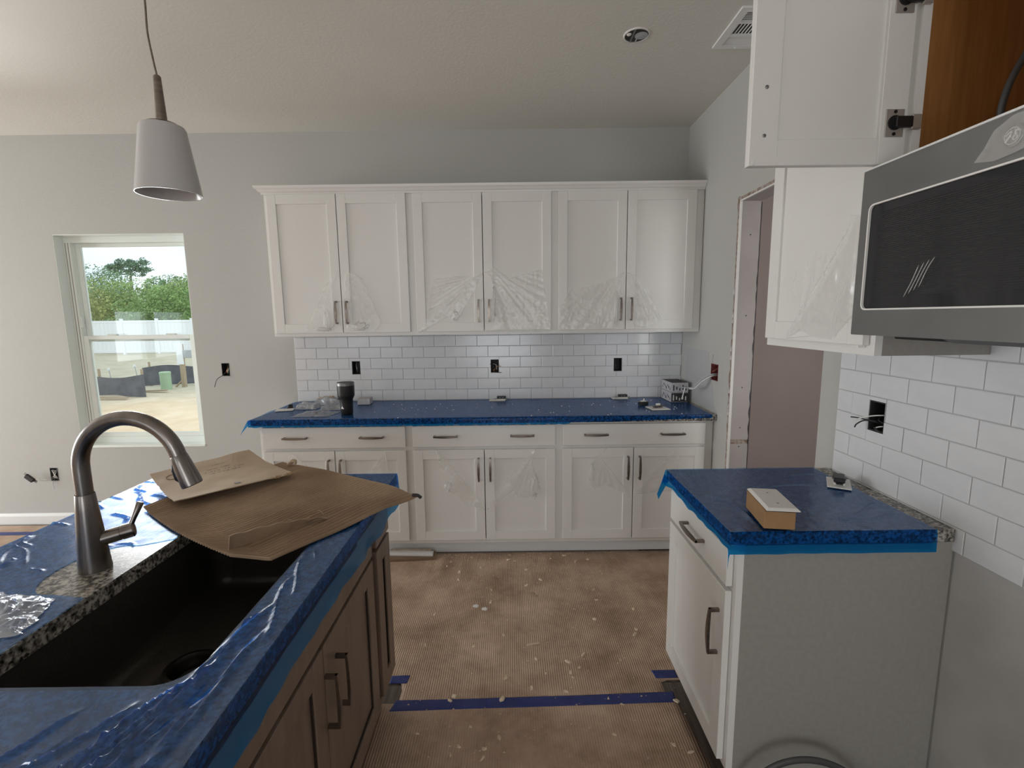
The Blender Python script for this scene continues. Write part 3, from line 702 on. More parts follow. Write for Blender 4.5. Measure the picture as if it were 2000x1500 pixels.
def film_right():
    bm = bmesh.new(); x0, x1, y0, y1 = .596, 1.166, 1.2375, 1.784
    R = [(.70, 1.28, .66, 1.50, .006, .004), (.74, 1.27, .70, 1.45, .005, .003), (.95, 1.32, 1.16, 1.42, .006, .004), (.92, 1.30, 1.15, 1.34, .005, .003), (.80, 1.55, 1.05, 1.60, .008, .003), (.66, 1.60, .62, 1.75, .006, .003), (1.0, 1.70, 1.16, 1.69, .006, .003)]
    nx, ny = 190, 182
    def P(i, j):
        # j: 0..ny top (far to near), then hem downward on the near side ; i: -h..nx with the left hem
        x = x0+(x1-x0)*max(i, 0)/nx; y = y1+(y0-y1)*min(j, ny)/ny
        z = CT+.0012
        if i >= 0 and j <= ny: z += ridge(x, y, R)*1.5+.0010*noise.noise((x*16, y*16, 3))+.0008*noise.noise((x*50, y*30, 1))
        if i < 0:
            t = -i/5; hem = .050+.010*noise.noise((y*14, 0, 0)); z -= hem*t; x -= .002+.010*t*max(0, (y-1.70)/.08)+.003*t*(1+noise.noise((y*22, 2, 0)))
        if j > ny:
            t = (j-ny)/5; hem = .064+.004*noise.noise((x*12, 4, 0)); z -= hem*t; y -= .0025+.002*t
        return (x, y, min(z, CT+.0075))
    V = {(i, j): bm.verts.new(P(i, j)) for i in range(-5, nx+1) for j in range(0, ny+6)}
    for i in range(-5, nx):
        for j in range(0, ny+5): bm.faces.new((V[i, j], V[i+1, j], V[i+1, j+1], V[i, j+1]))
    # twisted corner tail at the far free corner
    tl = []
    for k in range(7):
        t = k/6; tl.append([bm.verts.new((x0-.012-.030*t+.010*q*(1-t*.4), y1-.02+.012*q-.01*t, CT-.012-.075*t-.012*q)) for q in range(4)])
    for a, b in zip(tl, tl[1:]):
        for q in range(3): bm.faces.new((a[q], a[q+1], b[q+1], b[q]))
    return bm
hem_faces(single('blue_film', film_right(), 'bluefilm', 'blue plastic film over the short worktop beside the range gap', 'film', smooth=True))
def film_island():
    bm = bmesh.new(); st = .005
    FX, FY = -1.030, 1.088
    cut = rrect(SK[0]-.002, SK[1]-.004, SK[2]+.006, SK[3], .06, 8)
    fc = [(FX+.105*math.cos(a)*.72, FY+.115*math.sin(a)) for a in [PI*.5+PI*k/16 for k in range(17)]]
    fcut = [(SK[0]+.02, FY-.13)] + [(FX, FY-.112)] + fc[::-1] + [(FX+.03, FY+.115), (SK[0]+.02, FY+.16)]
    R = [(-.52, .74, -.62, .35, .0035, .008), (-.50, .78, -.58, .30, .004, .009), (-.57, .66, -.66, .40, .003, .006), (-.55, .60, -.70, .25, .0035, .007), (-.49, .95, -.60, .45, .0035, .007), (-.47, .85, -.52, .40, .003, .008), (-.64, .62, -.80, .30, .003, .005),
         (-.53, 1.2, -.49, .95, .003, .005), (-.51, 1.05, -.48, .8, .003, .005), (-.54, 1.3, -.50, 1.1, .003, .004), (-.68, .60, -.90, .20, .003, .005), (-.5, .65, -.6, .2, .004, .006), (-.60, .68, -.72, .42, .004, .007), (-.545, .72, -.60, .52, .004, .008), (-.66, .66, -.78, .48, .004, .006), (-.50, .90, -.545, .66, .004, .008), (-.478, .70, -.53, .38, .004, .008)]
    for k in range(34):     # small stretch folds on the far side of the faucet
        x = -1.34+random.random()*.36; y = .55+random.random()*1.15; L = .05+random.random()*.16; a = 2.0+random.random()*.7
        R.append((x, y, x+L*math.cos(a), y+L*math.sin(a), .0022+.002*random.random(), .002+.003*random.random()))
    CARD = [(-1.20, 1.435), (-.935, 1.895), (-.290, 1.530), (-.585, 1.080), (-.725, 1.105)]      # footprint of the cardboard that presses the film flat
    def hgt(x, y):
        h = 1.35*ridge(x, y, R)+.0007*noise.noise((x*20, y*20, 0))
        return CT+.0014+(min(h, .0006) if in_poly(x, y, CARD) else h)
    e = .0025
    vs = sheet(bm, [(IX0-e, IY0), (IX1+e, IY0), (IX1+e, IY1+e), (IX0-e, IY1+e)], st, hgt, holes=[cut, fcut])
    # hanging aprons, aisle side and far end
    def apron(n, top, out, drop, m=9):
        prev = [bm.verts.new(top(i/n)) for i in range(n+1)]
        for k in range(1, m+1):
            t = k/m; row = []
            for i in range(n+1):
                s = i/n; p = Vector(top(s)); o = Vector(out(s)); hm = drop(s)
                row.append(bm.verts.new(p + o*(.002+.006*t+.010*t*noise.noise((s*16, t*2, 1))*t) + Vector((0, 0, -hm*t-.0006))))
            for i in range(n): bm.faces.new((prev[i], prev[i+1], row[i+1], row[i]))
            prev = row
    apron(300, lambda s: (IX1+e, IY0+(IY1+e-IY0)*s, CT+.001), lambda s: (1, 0, 0), lambda s: .098+.012*math.sin(s*9)+.010*noise.noise((s*30, 3, 0)))
    apron(110, lambda s: (IX0+(IX1+e-IX0)*s, IY1+e, CT+.001), lambda s: (.25*s**6, 1, 0), lambda s: .07+.012*noise.noise((s*14, 8, 0))+.05*s**8)
    apron(160, lambda s: (IX0-e, IY0+(IY1+e-IY0)*s, CT+.001), lambda s: (-1, 0, 0), lambda s: .06)
    return bm
hem_faces(single('blue_film', film_island(), 'bluefilm_i', 'wrinkled blue plastic film over the island, cut out round the sink', 'film', smooth=True))

# ------------------------------------------------------------------ island: cabinets, sink, faucet
# local frame: x runs away from the camera (+Y), face front toward the aisle (+X)
EF = -.485
def island_cab(y0, W, label, doors, drawer, sink=False):
    r = thing('island_cabinet', label, 'cabinet', (EF, y0, 0), PI/2, 'stained cabinets of the island'); dp = .57; H = .874
    b = bmesh.new()
    for q in ((0, .016, .019, dp, .14, H), (W-.016, W, .019, dp, .14, H), (.016, W-.016, .019, dp, .14, .156), (.016, W-.016, dp-.012, dp, .156, H)): box(b, *q)
    part('carcass', b, 'espresso', r)
    frame(r, W, .140, H, ((.140, .185), (.68, .735), (.84, H)), mat='espresso', mid=(W/2-.02, W/2+.02) if len(doors) > 1 else None)
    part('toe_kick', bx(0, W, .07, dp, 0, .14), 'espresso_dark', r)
    part('base_moulding', bx(0, W, -.006, .0, .140, .168, bev=.002), 'espresso', r)
    if drawer:
        for a, c in drawer:
            d = part('drawer_front', bx(a, c, -.020, -.001, .735, .845, bev=.003), 'espresso', r)
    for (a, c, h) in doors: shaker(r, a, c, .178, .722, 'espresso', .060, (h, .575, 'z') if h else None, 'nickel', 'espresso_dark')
    return r
W1 = .90
island_cab(.60, W1, 'dark stained sink cabinet of the island with two pulls side by side', ((.03, W1/2-.002, W1/2-.036+.04), (W1/2+.002, W1-.03, W1/2+.036+.04)), ((.03, W1-.03),))
island_cab(1.5015, .195, 'slim dark stained cabinet at the end of the island', ((.018, .177, None),), ((.018, .177),))
island_cab(.0, .5985, 'dark stained single-door island cabinet next to the sink cabinet', ((.03, .568, .53),), ((.03, .568),))
single('island_back_panel', bx(-1.10, -1.06, .0, 1.70, 0, .874), 'espresso', 'dark stained panel closing the seating side of the island', 'panel')

sk = thing('sink', 'deep dark composite undermount sink in the island', 'sink', ((SK[0]+SK[1])/2, (SK[2]+SK[3])/2, CT-.26))
def sink_bowl():
    bm = bmesh.new(); cx, cy = 0, 0; hx, hy = (SK[1]-SK[0])/2+.006, (SK[3]-SK[2])/2+.006; zt = .26-.039
    rings = []
    prof = [(.030, zt), (0, zt), (-.002, zt-.01)] + [(-.004-.008*k/4, zt-.02-(zt-.055)*k/4) for k in range(1, 4)]
    prof += [(-.012-.035*(1-math.cos(a)), .035+.035*(1-math.sin(a))-.0) for a in [k*PI/2/6 for k in range(0, 7)]]
    prof = [(a, max(z, .010)) for a, z in prof]
    for a, z in prof:
        rings.append([bm.verts.new((x, y, z if z > .011 else .03)) for x, y in rrect(-hx-a, hx+a, -hy-a, hy+a, max(.02, .06+a), 6)])
    for (a, b) in zip(rings, rings[1:]):
        n = len(a)
        for k in range(n): bm.faces.new((a[k], a[(k+1) % n], b[(k+1) % n], b[k]))
    # floor with slight fall to the drain
    last = rings[-1]; dn = [bm.verts.new((-.05+.052*math.cos(2*PI*k/len(last)+.0), .0+.052*math.sin(2*PI*k/len(last)), .022)) for k in range(len(last))]
    def ang(v): return math.atan2(v.co.y, v.co.x+.05) % (2*PI)
    L = sorted(last, key=ang); Dn = sorted(dn, key=ang); n = len(L)
    for k in range(n): bm.faces.new((L[k], L[(k+1) % n], Dn[(k+1) % n], Dn[k]))
    return bm
part('bowl', sink_bowl(), 'sink', sk, smooth='auto')
dr_ = lathe(bmesh.new(), [(.060, .0215), (.060, .0255), (.050, .0262), (.046, .018), (.044, -.02), (.0, -.02)], (-.05, 0), 32); part('drain', dr_, 'faucet', sk, smooth='auto')
part('drain_basket', lathe(bmesh.new(), [(.041, -.012), (.034, -.004), (.016, -.003), (.008, .004), (.0, .005)], (-.05, 0), 24), 'black', sk, smooth='auto')
# faucet
FX, FY = -1.020, 1.088
fa = thing('faucet', 'dark brushed pull-down gooseneck faucet beside the sink', 'faucet', (FX, FY, CT))
part('body', lathe(bmesh.new(), [(.0, 0), (.0335, 0), (.0335, .004), (.0325, .012), (.0285, .07), (.0225, .15), (.0195, .188), (.0188, .190)], seg=32), 'faucet', fa, smooth='auto')
R_ = .118; pts = [(0, 0, .188), (0, 0, .20), (0, 0, .225), (0, 0, .25)]
cz = .254
for k in range(1, 25):
    a = PI - k*(PI*.925)/24; pts.append((R_+R_*math.cos(a), 0, cz+R_*math.sin(a)))
part('spout', tube(bmesh.new(), pts, .0172, 20), 'faucet', fa, smooth='auto')
e0 = Vector(pts[-1]); dv = (Vector(pts[-1])-Vector(pts[-2])).normalized(); dv = (dv+Vector((.05, 0, 0))).normalized()
L_ = [0, .003, .018, .045, .067, .076, .078]; rr = [.0172, .0182, .0195, .0215, .0228, .0225, .020]
sh = part('spray_head', tube(bmesh.new(), [e0+dv*t for t in L_], rr, 22), 'faucet', fa, smooth='auto')
sd = Vector((-dv.z, 0, dv.x)); sd = sd if sd.x < 0 else -sd
part('spray_button', tube(bmesh.new(), [e0+dv*.015+sd*.020, e0+dv*.03+sd*.0235, e0+dv*.052+sd*.0245, e0+dv*.062+sd*.022], [.004, .0075, .008, .004], 10), 'black', sh, smooth=True)
# side valve pointing along the island and its lever
vd = Vector((.86, .51, .14)).normalized(); v0 = Vector((.012, .004, .072))
va = part('valve', tube(bmesh.new(), [v0, v0+vd*.045, v0+vd*.0452, v0+vd*.048, v0+vd*.0482, v0+vd*.070, v0+vd*.073], [.0175, .0175, .016, .016, .018, .018, .015], 20), 'faucet', fa, smooth='auto')
l0 = v0+vd*.060; ld = Vector((.30, .28, .91)).normalized()
part('lever', tube(bmesh.new(), [l0+ld*.012, l0+ld*.035, l0+ld*.070, l0+ld*.073], [.0058, .0062, .0085, .007], 14), 'faucet', va, smooth='auto')

# ------------------------------------------------------------------ cardboard on the island
def quadmap(c, u, v): a, b, d, e = [Vector(q) for q in c]; return (a*(1-u)+b*u)*(1-v)+(e*(1-u)+d*u)*v
def corrugated():
    # corners: near-left, near-right (aisle tip), far-right, far-left ; sheet rests on both rims and bellies over the sink
    bm = bmesh.new(); nu, nv = 60, 330
    A, Bc, C, Dd = (-1.175, 1.445, CT+.012), (-.930, 1.862, CT+.022), (-.318, 1.515, CT+.022), (-.655, 1.085, CT+.008)
    def f(u, v):   # u: A->B and D->C ; v: A->D (across the flutes)
        d1, d2 = Vector((-.715, 1.130, CT+.008)), Vector((-.600, 1.105, CT+.008))
        lo = d1.lerp(d2, u/.18) if u < .18 else d2.lerp(Vector(C), (u-.18)/.82)
        p = (Vector(A)*(1-u)+Vector(Bc)*u)*(1-v)+lo*v
        p.z += .010*math.sin(v*3.2+.4)*u + .008*noise.noise((u*3, v*3, 0)) - .014*math.sin(PI*v)*(1-u) 
        p.z -= .035*max(0, v-.86)*(u > .8)*max(0, u-.8)*12
        p.y -= .018*math.sin(PI*min(1, v))*(1-u)
        p.z = max(p.z, CT+.0078) + .0026*math.sin(v*2*PI*43)*min(1, (1-u)*25+.15)
        return p
    g1 = surf(bm, nu, nv, f); bmesh.ops.recalc_face_normals(bm, faces=bm.faces)
    r = bmesh.ops.extrude_face_region(bm, geom=list(bm.faces)); bmesh.ops.translate(bm, verts=[v for v in r['geom'] if isinstance(v, bmesh.types.BMVert)], vec=(0, 0, -.003))
    return bm
card = thing('cardboard_sheet', 'brown corrugated cardboard with ribbed face laid over the sink', 'cardboard')
part('ribbed_sheet', corrugated(), 'cardback', card)
b = bmesh.new()
def flap(u, v):
    a = Vector((-.735, 1.155, CT+.010))*(1-u)+Vector((-.555, 1.335, CT+.020))*u
    return a+Vector((.012*v, -.010*v, .042*v*(1-u**2)+.002*math.sin(u*30)))
g_ = surf(b, 24, 4, flap); r_ = bmesh.ops.extrude_face_region(b, geom=list(b.faces)); bmesh.ops.translate(b, verts=[v for v in r_['geom'] if isinstance(v, bmesh.types.BMVert)], vec=(.003, -.003, 0))
part('torn_flap', b, 'cardback', card)
b = bmesh.new()
for k in range(14):
    t = random.random(); a = Vector((-.735, 1.155, CT+.028)).lerp(Vector((-.555, 1.335, CT+.026)), t); q = a+Vector(((random.random()-.5)*.05, (random.random()-.5)*.03, .006+random.random()*.008))
    tube(b, spline([a, (a+q)/2+Vector((0, 0, .004)), q], 4), .0009, 5)
part('torn_fibres', b, 'cardlight', card, stuff=True)
part('torn_curl', tube(bmesh.new(), spline([(-.335, 1.512, CT+.014), (-.318, 1.518, CT+.010), (-.308, 1.522, CT+.000)], 5), [.0055]*11, 8), 'inkdark', card, smooth=True)
def upper_sheet():
    bm = bmesh.new()
    A, Bc, C, Dd = (-1.335, 1.690, CT+.024), (-1.085, 1.905, CT+.052), (-.785, 1.650, CT+.036), (-1.045, 1.405, CT+.030)
    def f(u, v):
        p = quadmap((A, Bc, C, Dd), u, v)
        p.z += .020*(v-.5)*(v-.5)*4*.6 + .004*noise.noise((u*4, v*4, 2)); p.x += .004*noise.noise((u*14, v*14, 5)); p.z = max(p.z, CT+.024); return p
    surf(bm, 40, 36, f); bmesh.ops.recalc_face_normals(bm, faces=bm.faces)
    r = bmesh.ops.extrude_face_region(bm, geom=list(bm.faces)); bmesh.ops.translate(bm, verts=[v for v in r['geom'] if isinstance(v, bmesh.types.BMVert)], vec=(0, 0, .003))
    return bm
cs = thing('cardboard_sheet', 'pale tan cardboard sheet with faint print under the faucet head', 'cardboard')
part('sheet', upper_sheet(), 'cardlight', cs)
def sheet_pt(u, v):
    A, Bc, C, Dd = (-1.335, 1.690, CT+.024), (-1.085, 1.905, CT+.052), (-.785, 1.650, CT+.036), (-1.045, 1.405, CT+.030)
    p = quadmap((A, Bc, C, Dd), u, v); p.z += .020*(v-.5)*(v-.5)*4*.6 + .004*noise.noise((u*4, v*4, 2)); p.z = max(p.z, CT+.024)+.0036; return p
for k, (u0, u1, v0_) in enumerate(((.52, .66, .18), (.44, .68, .27), (.42, .80, .33), (.44, .74, .39))):   # blurred print lines
    b = bmesh.new(); n = 26
    for i in range(n):
        if random.random() < .3: continue
        ua, ub = u0+(u1-u0)*i/n, u0+(u1-u0)*(i+.7)/n; h = .008+.008*random.random()
        q = [sheet_pt(ua, v0_), sheet_pt(ub, v0_), sheet_pt(ub, v0_+h), sheet_pt(ua, v0_+h)]; b.faces.new([b.verts.new(p) for p in q])
    part('print_line', b, 'inkbrown', cs, stuff=True)
b = bmesh.new(); tube(b, [sheet_pt(.15+.05*math.cos(t), .22+.06*math.sin(t)) for t in [k*2*PI/24 for k in range(25)]], .0012, 5); part('print_ring', b, 'inkbrown', cs)
b = bmesh.new(); q = [sheet_pt(.50, .88), sheet_pt(.55, .90), sheet_pt(.545, .93), sheet_pt(.495, .915)]; b.faces.new([b.verts.new(p+Vector((0, 0, .0006))) for p in q]); part('tear_mark', b, 'inkdark', cs)
b = bmesh.new()
for k in range(60):
    u = .8+.2*random.random(); v = .96+.03*random.random(); p = sheet_pt(u, v)+Vector((0, -.004, -.006*random.random())); box(b, p.x-.002, p.x+.002, p.y-.002, p.y+.002, p.z-.002, p.z+.002)
part('torn_fluting', b, 'kraft', cs, stuff=True)
b = tube(bmesh.new(), spline([(-.875, 1.79, CT+.034), (-.865, 1.80, CT+.044), (-.850, 1.797, CT+.048), (-.843, 1.79, CT+.040)], 4), [.005, .006, .007, .007, .008, .009, .009, .008, .008, .007, .006, .005, .004], 8)
single('paper_curl', b, 'cardlight', 'small twist of torn paper on the edge of the corrugated cardboard', 'paper', smooth=True)
def bag_bm(c, nu, nv, ht, seed, fold=.012, freq=7):
    bm = bmesh.new()
    def f(u, v):
        p = quadmap(c, u, v); e = min(u, v, 1-u, 1-v); e = min(1, e*4)
        h = ht*e*(.45+.55*noise.noise((u*3+seed, v*3, seed)))+fold*e*abs(noise.noise((u*freq+seed*3, v*freq, 1)))
        p.x += .010*noise.noise((u*5, v*5, seed)); p.y += .010*noise.noise((v*5, u*5, seed+4)); p.z += max(.0006, h); return p
    surf(bm, nu, nv, f); return bm
single('plastic_bag', bag_bm([(-1.16, .985, CT+.004), (-.990, .955, CT+.004), (-.944, .84, CT+.004), (-1.10, .77, CT+.004)], 40, 40, .020, 3, .018, 6), 'bag', 'crumpled clear plastic bag on the island beside the faucet', 'bag', smooth=True)

# ------------------------------------------------------------------ microwave
mw = thing('microwave', 'stainless over-range microwave with a dark glass door', 'microwave', (.845, MY1-.004, 1.455), -PI/2); mW = .757; mH = .382
part('body', bx(.002, mW-.002, .030, XR-.012-.845, .004, mH-.002), 'cabside', mw)
def ring_face(outer, inner, y0, y1):
    bm = bmesh.new()
    o0 = [bm.verts.new((x, y0, z)) for x, z in outer]; i0 = [bm.verts.new((x, y0, z)) for x, z in inner]
    o1 = [bm.verts.new((x, y1, z)) for x, z in outer]; i1 = [bm.verts.new((x, y1, z)) for x, z in inner]; n = len(outer)
    for k in range(n):
        q = (k+1) % n
        bm.faces.new((o0[k], o0[q], i0[q], i0[k])); bm.faces.new((o0[k], o0[q], o1[q], o1[k])); bm.faces.new((i0[k], i0[q], i1[q], i1[k]))
    return bm
gx0, gx1, gz0, gz1 = .026, .57, .060, .302
dO, dI = rrect(0, mW, 0, mH, .003, 5), rrect(gx0, gx1, gz0, gz1, .014, 5)
door = part('door', ring_face(dO, dI, 0, .031), 'steel', mw, label='brushed stainless door frame')
part('door_glass', bx(gx0-.002, gx1+.002, .004, .012, gz0-.002, gz1+.002), 'glass_black', door)
part('glass_trim', ring_face(rrect(gx0-.001, gx1+.001, gz0-.001, gz1+.001, .015, 5), rrect(gx0+.0025, gx1-.0025, gz0+.0025, gz1-.0025, .0125, 5), -.001, .006), 'bead', door)
b = bmesh.new()
for k in range(46): box(b, gx0+.035, gx1-.03, .0032, .0040, gz0+.030+k*.0042, gz0+.0312+k*.0042)
part('mesh_screen', b, 'black', door, stuff=True)
part('top_trim', bx(-.001, mW, -.003, .03, mH, mH+.004, bev=.001), 'trimw', mw)
part('control_panel', bx(.60, mW-.02, -.001, .006, .06, .302, bev=.001), 'glass_black', mw)
part('handle', tube(bmesh.new(), [(.583, -.002, .07), (.583, -.04, .085), (.583, -.042, .19), (.583, -.04, .285), (.583, -.002, .30)], .008, 12), 'steel', mw, smooth=True)
part('underside', bx(.01, mW-.01, .10, XR-.02-.845, -.012, .004, bev=.003), 'black', mw)
part('vent_lip', prism(bmesh.new(), [(.05, .004), (.30, .004), (.30, -.014), (.10, -.014)], 'x', .17, mW-.02), 'black', mw)
lc = (.344, .343)   # round badge
def disc(cx, cz, prof):
    bm = lathe(bmesh.new(), prof, seg=32); swap(bm, lambda c: Vector((cx+c.x, -c.z, cz+c.y))); return bm
bd = part('logo', disc(lc[0], lc[1], [(0, .002), (.0150, .002), (.0158, .0032), (.0172, .0034), (.0185, .0030), (.0195, .0)]), 'steel', door, smooth='auto')
b = bmesh.new()
for pth in ([(-.0105, .002), (-.006, .006), (-.002, .0075), (-.003, .003), (-.006, -.004), (-.0095, -.007), (-.0085, -.0035), (-.004, -.0005), (-.001, .0005)],
            [(.0105, .005), (.0075, .0075), (.004, .0055), (.0055, .002), (.0075, .0012), (.003, -.001), (.0015, -.0055), (.005, -.0075), (.0095, -.004), (.0072, -.002)]):
    tube(b, [(lc[0]+x, -.0026, lc[1]+z) for x, z in [(q.x, q.y) for q in spline([(a, c, 0) for a, c in pth], 5)]], .0008, 6)
tube(b, [(lc[0]+.0128*math.cos(t), -.0026, lc[1]+.0128*math.sin(t)) for t in [k*2*PI/30 for k in range(31)]], .0006, 5)
part('logo_letters', b, 'bead', door, smooth=True)
b = bmesh.new(); sheet(b, [(.283, .318), (.30, .338), (.315, .362), (.345, .376), (.385, .374), (.41, .355), (.40, .325), (.36, .314), (.32, .310)], .006, lambda x, y: .0015+.0035*abs(noise.noise((x*30, y*30, 2))))
swap(b, lambda c: Vector((c.x, -.0035-c.z, c.y))); part('loose_film', b, 'clear', door, smooth=True, label='lifted patch of clear protective film')
b = bmesh.new()
for k in range(4):
    x = .150+k*.012; tube(b, spline([(x, -.0005, .085+.006*k), (x+.018, -.0016, .115+.008*k), (x+.032, -.0005, .150+.004*k)], 5), [.0002]+[.0009]*9+[.0002], 6)
part('film_wrinkle', b, 'clear', door, smooth=True, stuff=True)
# cable looping out of the open cabinet
single('power_cable', tube(bmesh.new(), spline([(1.200, 1.160, 2.145), (1.165, 1.13, 2.125), (1.115, 1.10, 2.07), (1.065, 1.085, 1.99), (1.052, 1.085, 1.93), (1.060, 1.085, 1.890), (1.085, 1.08, 1.8745), (1.115, 1.075, 1.8730)], 8), .0068, 10), 'cableg', 'grey cable looping out of the open cabinet above the microwave', 'cable', smooth=True)
# cable loop standing in the range gap
single('range_cord', tube(bmesh.new(), spline([(.62, 1.16, .012), (.630, 1.17, .10), (.670, 1.175, .195), (.735, 1.175, .250), (.815, 1.175, .266), (.900, 1.175, .243), (.975, 1.175, .185), (1.03, 1.17, .10), (1.05, 1.16, .012)], 8), .0095, 12, squash=.7), 'cableg', 'thick grey cord standing in a loop on the floor by the cabinet end panel', 'cable', smooth=True)

# ------------------------------------------------------------------ pendant, can light, vent
PXc, PYc = -.886, 1.30
pn = thing('pendant_lamp', 'frosted white glass pendant lamp hanging on a thin wire over the island', 'lamp', (PXc, PYc, 1.835))
part('shade', lathe(bmesh.new(), [(.0745, 0), (.0745, .002), (.052, .160), (.049, .166), (.020, .168), (.0, .168), (.0, .164), (.046, .162), (.0490, .158), (.0715, .002), (.0730, 0), (.0745, 0)], seg=40), 'opal', pn, smooth='auto')
part('cap', lathe(bmesh.new(), [(.0, .1785), (.035, .1735), (.043, .1675), (.043, .1665), (.0, .1665)], seg=28), 'nickel', pn, smooth='auto')
part('stem', lathe(bmesh.new(), [(.0125, .170), (.0125, .182), (.0085, .285), (.0060, .288), (.0, .288)], seg=20), 'nickel', pn, smooth='auto')
part('wire', tube(bmesh.new(), spline([(0, 0, .286), (-.006, 0, .33), (-.012, 0, .39), (-.010, 0, .46), (-.014, 0, .53), (-.004, 0, .70), (0, 0, ZC-1.835-.02)], 8), .0024, 8), 'nickel', pn, smooth=True)
part('canopy', lathe(bmesh.new(), [(.0, ZC-1.835-.025), (.05, ZC-1.835-.022), (.06, ZC-1.835-.006), (.06, ZC-1.835), (.0, ZC-1.835)], seg=28), 'nickel', pn, smooth='auto')
cl = thing('recessed_light_can', 'open round light housing in the ceiling without its trim', 'light fixture', (.586, 2.356, ZC))
part('dark_cavity', lathe(bmesh.new(), [(.0, -.0012), (.056, -.0012), (.056, -.0002)], seg=30), 'hole', cl)
part('ragged_rim', lathe(bmesh.new(), [(.053+.0, -.0045), (.0585, -.003), (.060, 0), (.054, 0), (.053, -.0045)], seg=30), 'bead', cl, smooth='auto')
part('bracket', bx(-.022, -.013, -.050, .048, -.006, -.0015, bev=.001), 'steel', cl); part('reflector', lathe(bmesh.new(), [(.0, -.004), (.022, -.0030), (.030, -.0014)], (.022, .004), 20), 'meter', cl, smooth=True)
part('bracket', bx(.004, .009, .01, .05, -.005, -.0015), 'meter', cl)
part('lamp_socket', lathe(bmesh.new(), [(.0, -.007), (.008, -.006), (.012, -.002)], (-.036, -.008), 14), 'white', cl, smooth=True)
vt = thing('ceiling_vent', 'white three-section air vent in the ceiling near the open cabinet', 'vent', (1.076, 2.31, ZC))
vw, vh = .103, .152
b = bmesh.new()
for q in ((-vw, vw, -vh, -vh+.026), (-vw, vw, vh-.026, vh), (-vw, -vw+.034, -vh+.026, vh-.026), (vw-.034, vw, -vh+.026, vh-.026), (-vw+.034, vw-.034, -.055, -.043), (-vw+.034, vw-.034, .043, .055)): box(b, q[0], q[1], q[2], q[3], -.009, 0)
part('frame', b, 'trimw', vt); part('duct', bx(-vw+.03, vw-.03, -vh+.02, vh-.02, -.001, 0), 'hole', vt)
for s, z in ((1, 'far'), (0, 'mid'), (-1, 'near')):
    for k in range(7 if s else 9):
        bmv = bmesh.new()
        if s:
            y = (.0575 + k*.0105) if s > 0 else (-.1235 + k*.0105)
            tl_ = .004 if s > 0 else -.004
            v_ = [bmv.verts.new(p) for p in ((-vw+.034, y, -.001), (vw-.034, y, -.001), (vw-.034, y+(.0093 if s > 0 else .0025), -.004 if s > 0 else -.0025), (-vw+.034, y+(.0093 if s > 0 else .0025), -.004 if s > 0 else -.0025))]
        else:
            x = -vw+.038+k*.0152; v_ = [bmv.verts.new(p) for p in ((x, -.042, -.001), (x, .042, -.001), (x+.0035, .042, -.003), (x+.0035, -.042, -.003))]
        bmv.faces.new(v_); r_ = bmesh.ops.extrude_face_region(bmv, geom=list(bmv.faces)); bmesh.ops.translate(bmv, verts=[v for v in r_['geom'] if isinstance(v, bmesh.types.BMVert)], vec=(.0012, .0012, 0))
        part('louvre', bmv, 'trimw', vt)
part('lever', bx(-.004, .004, .135, .139, -.016, -.009), 'trimw', vt)

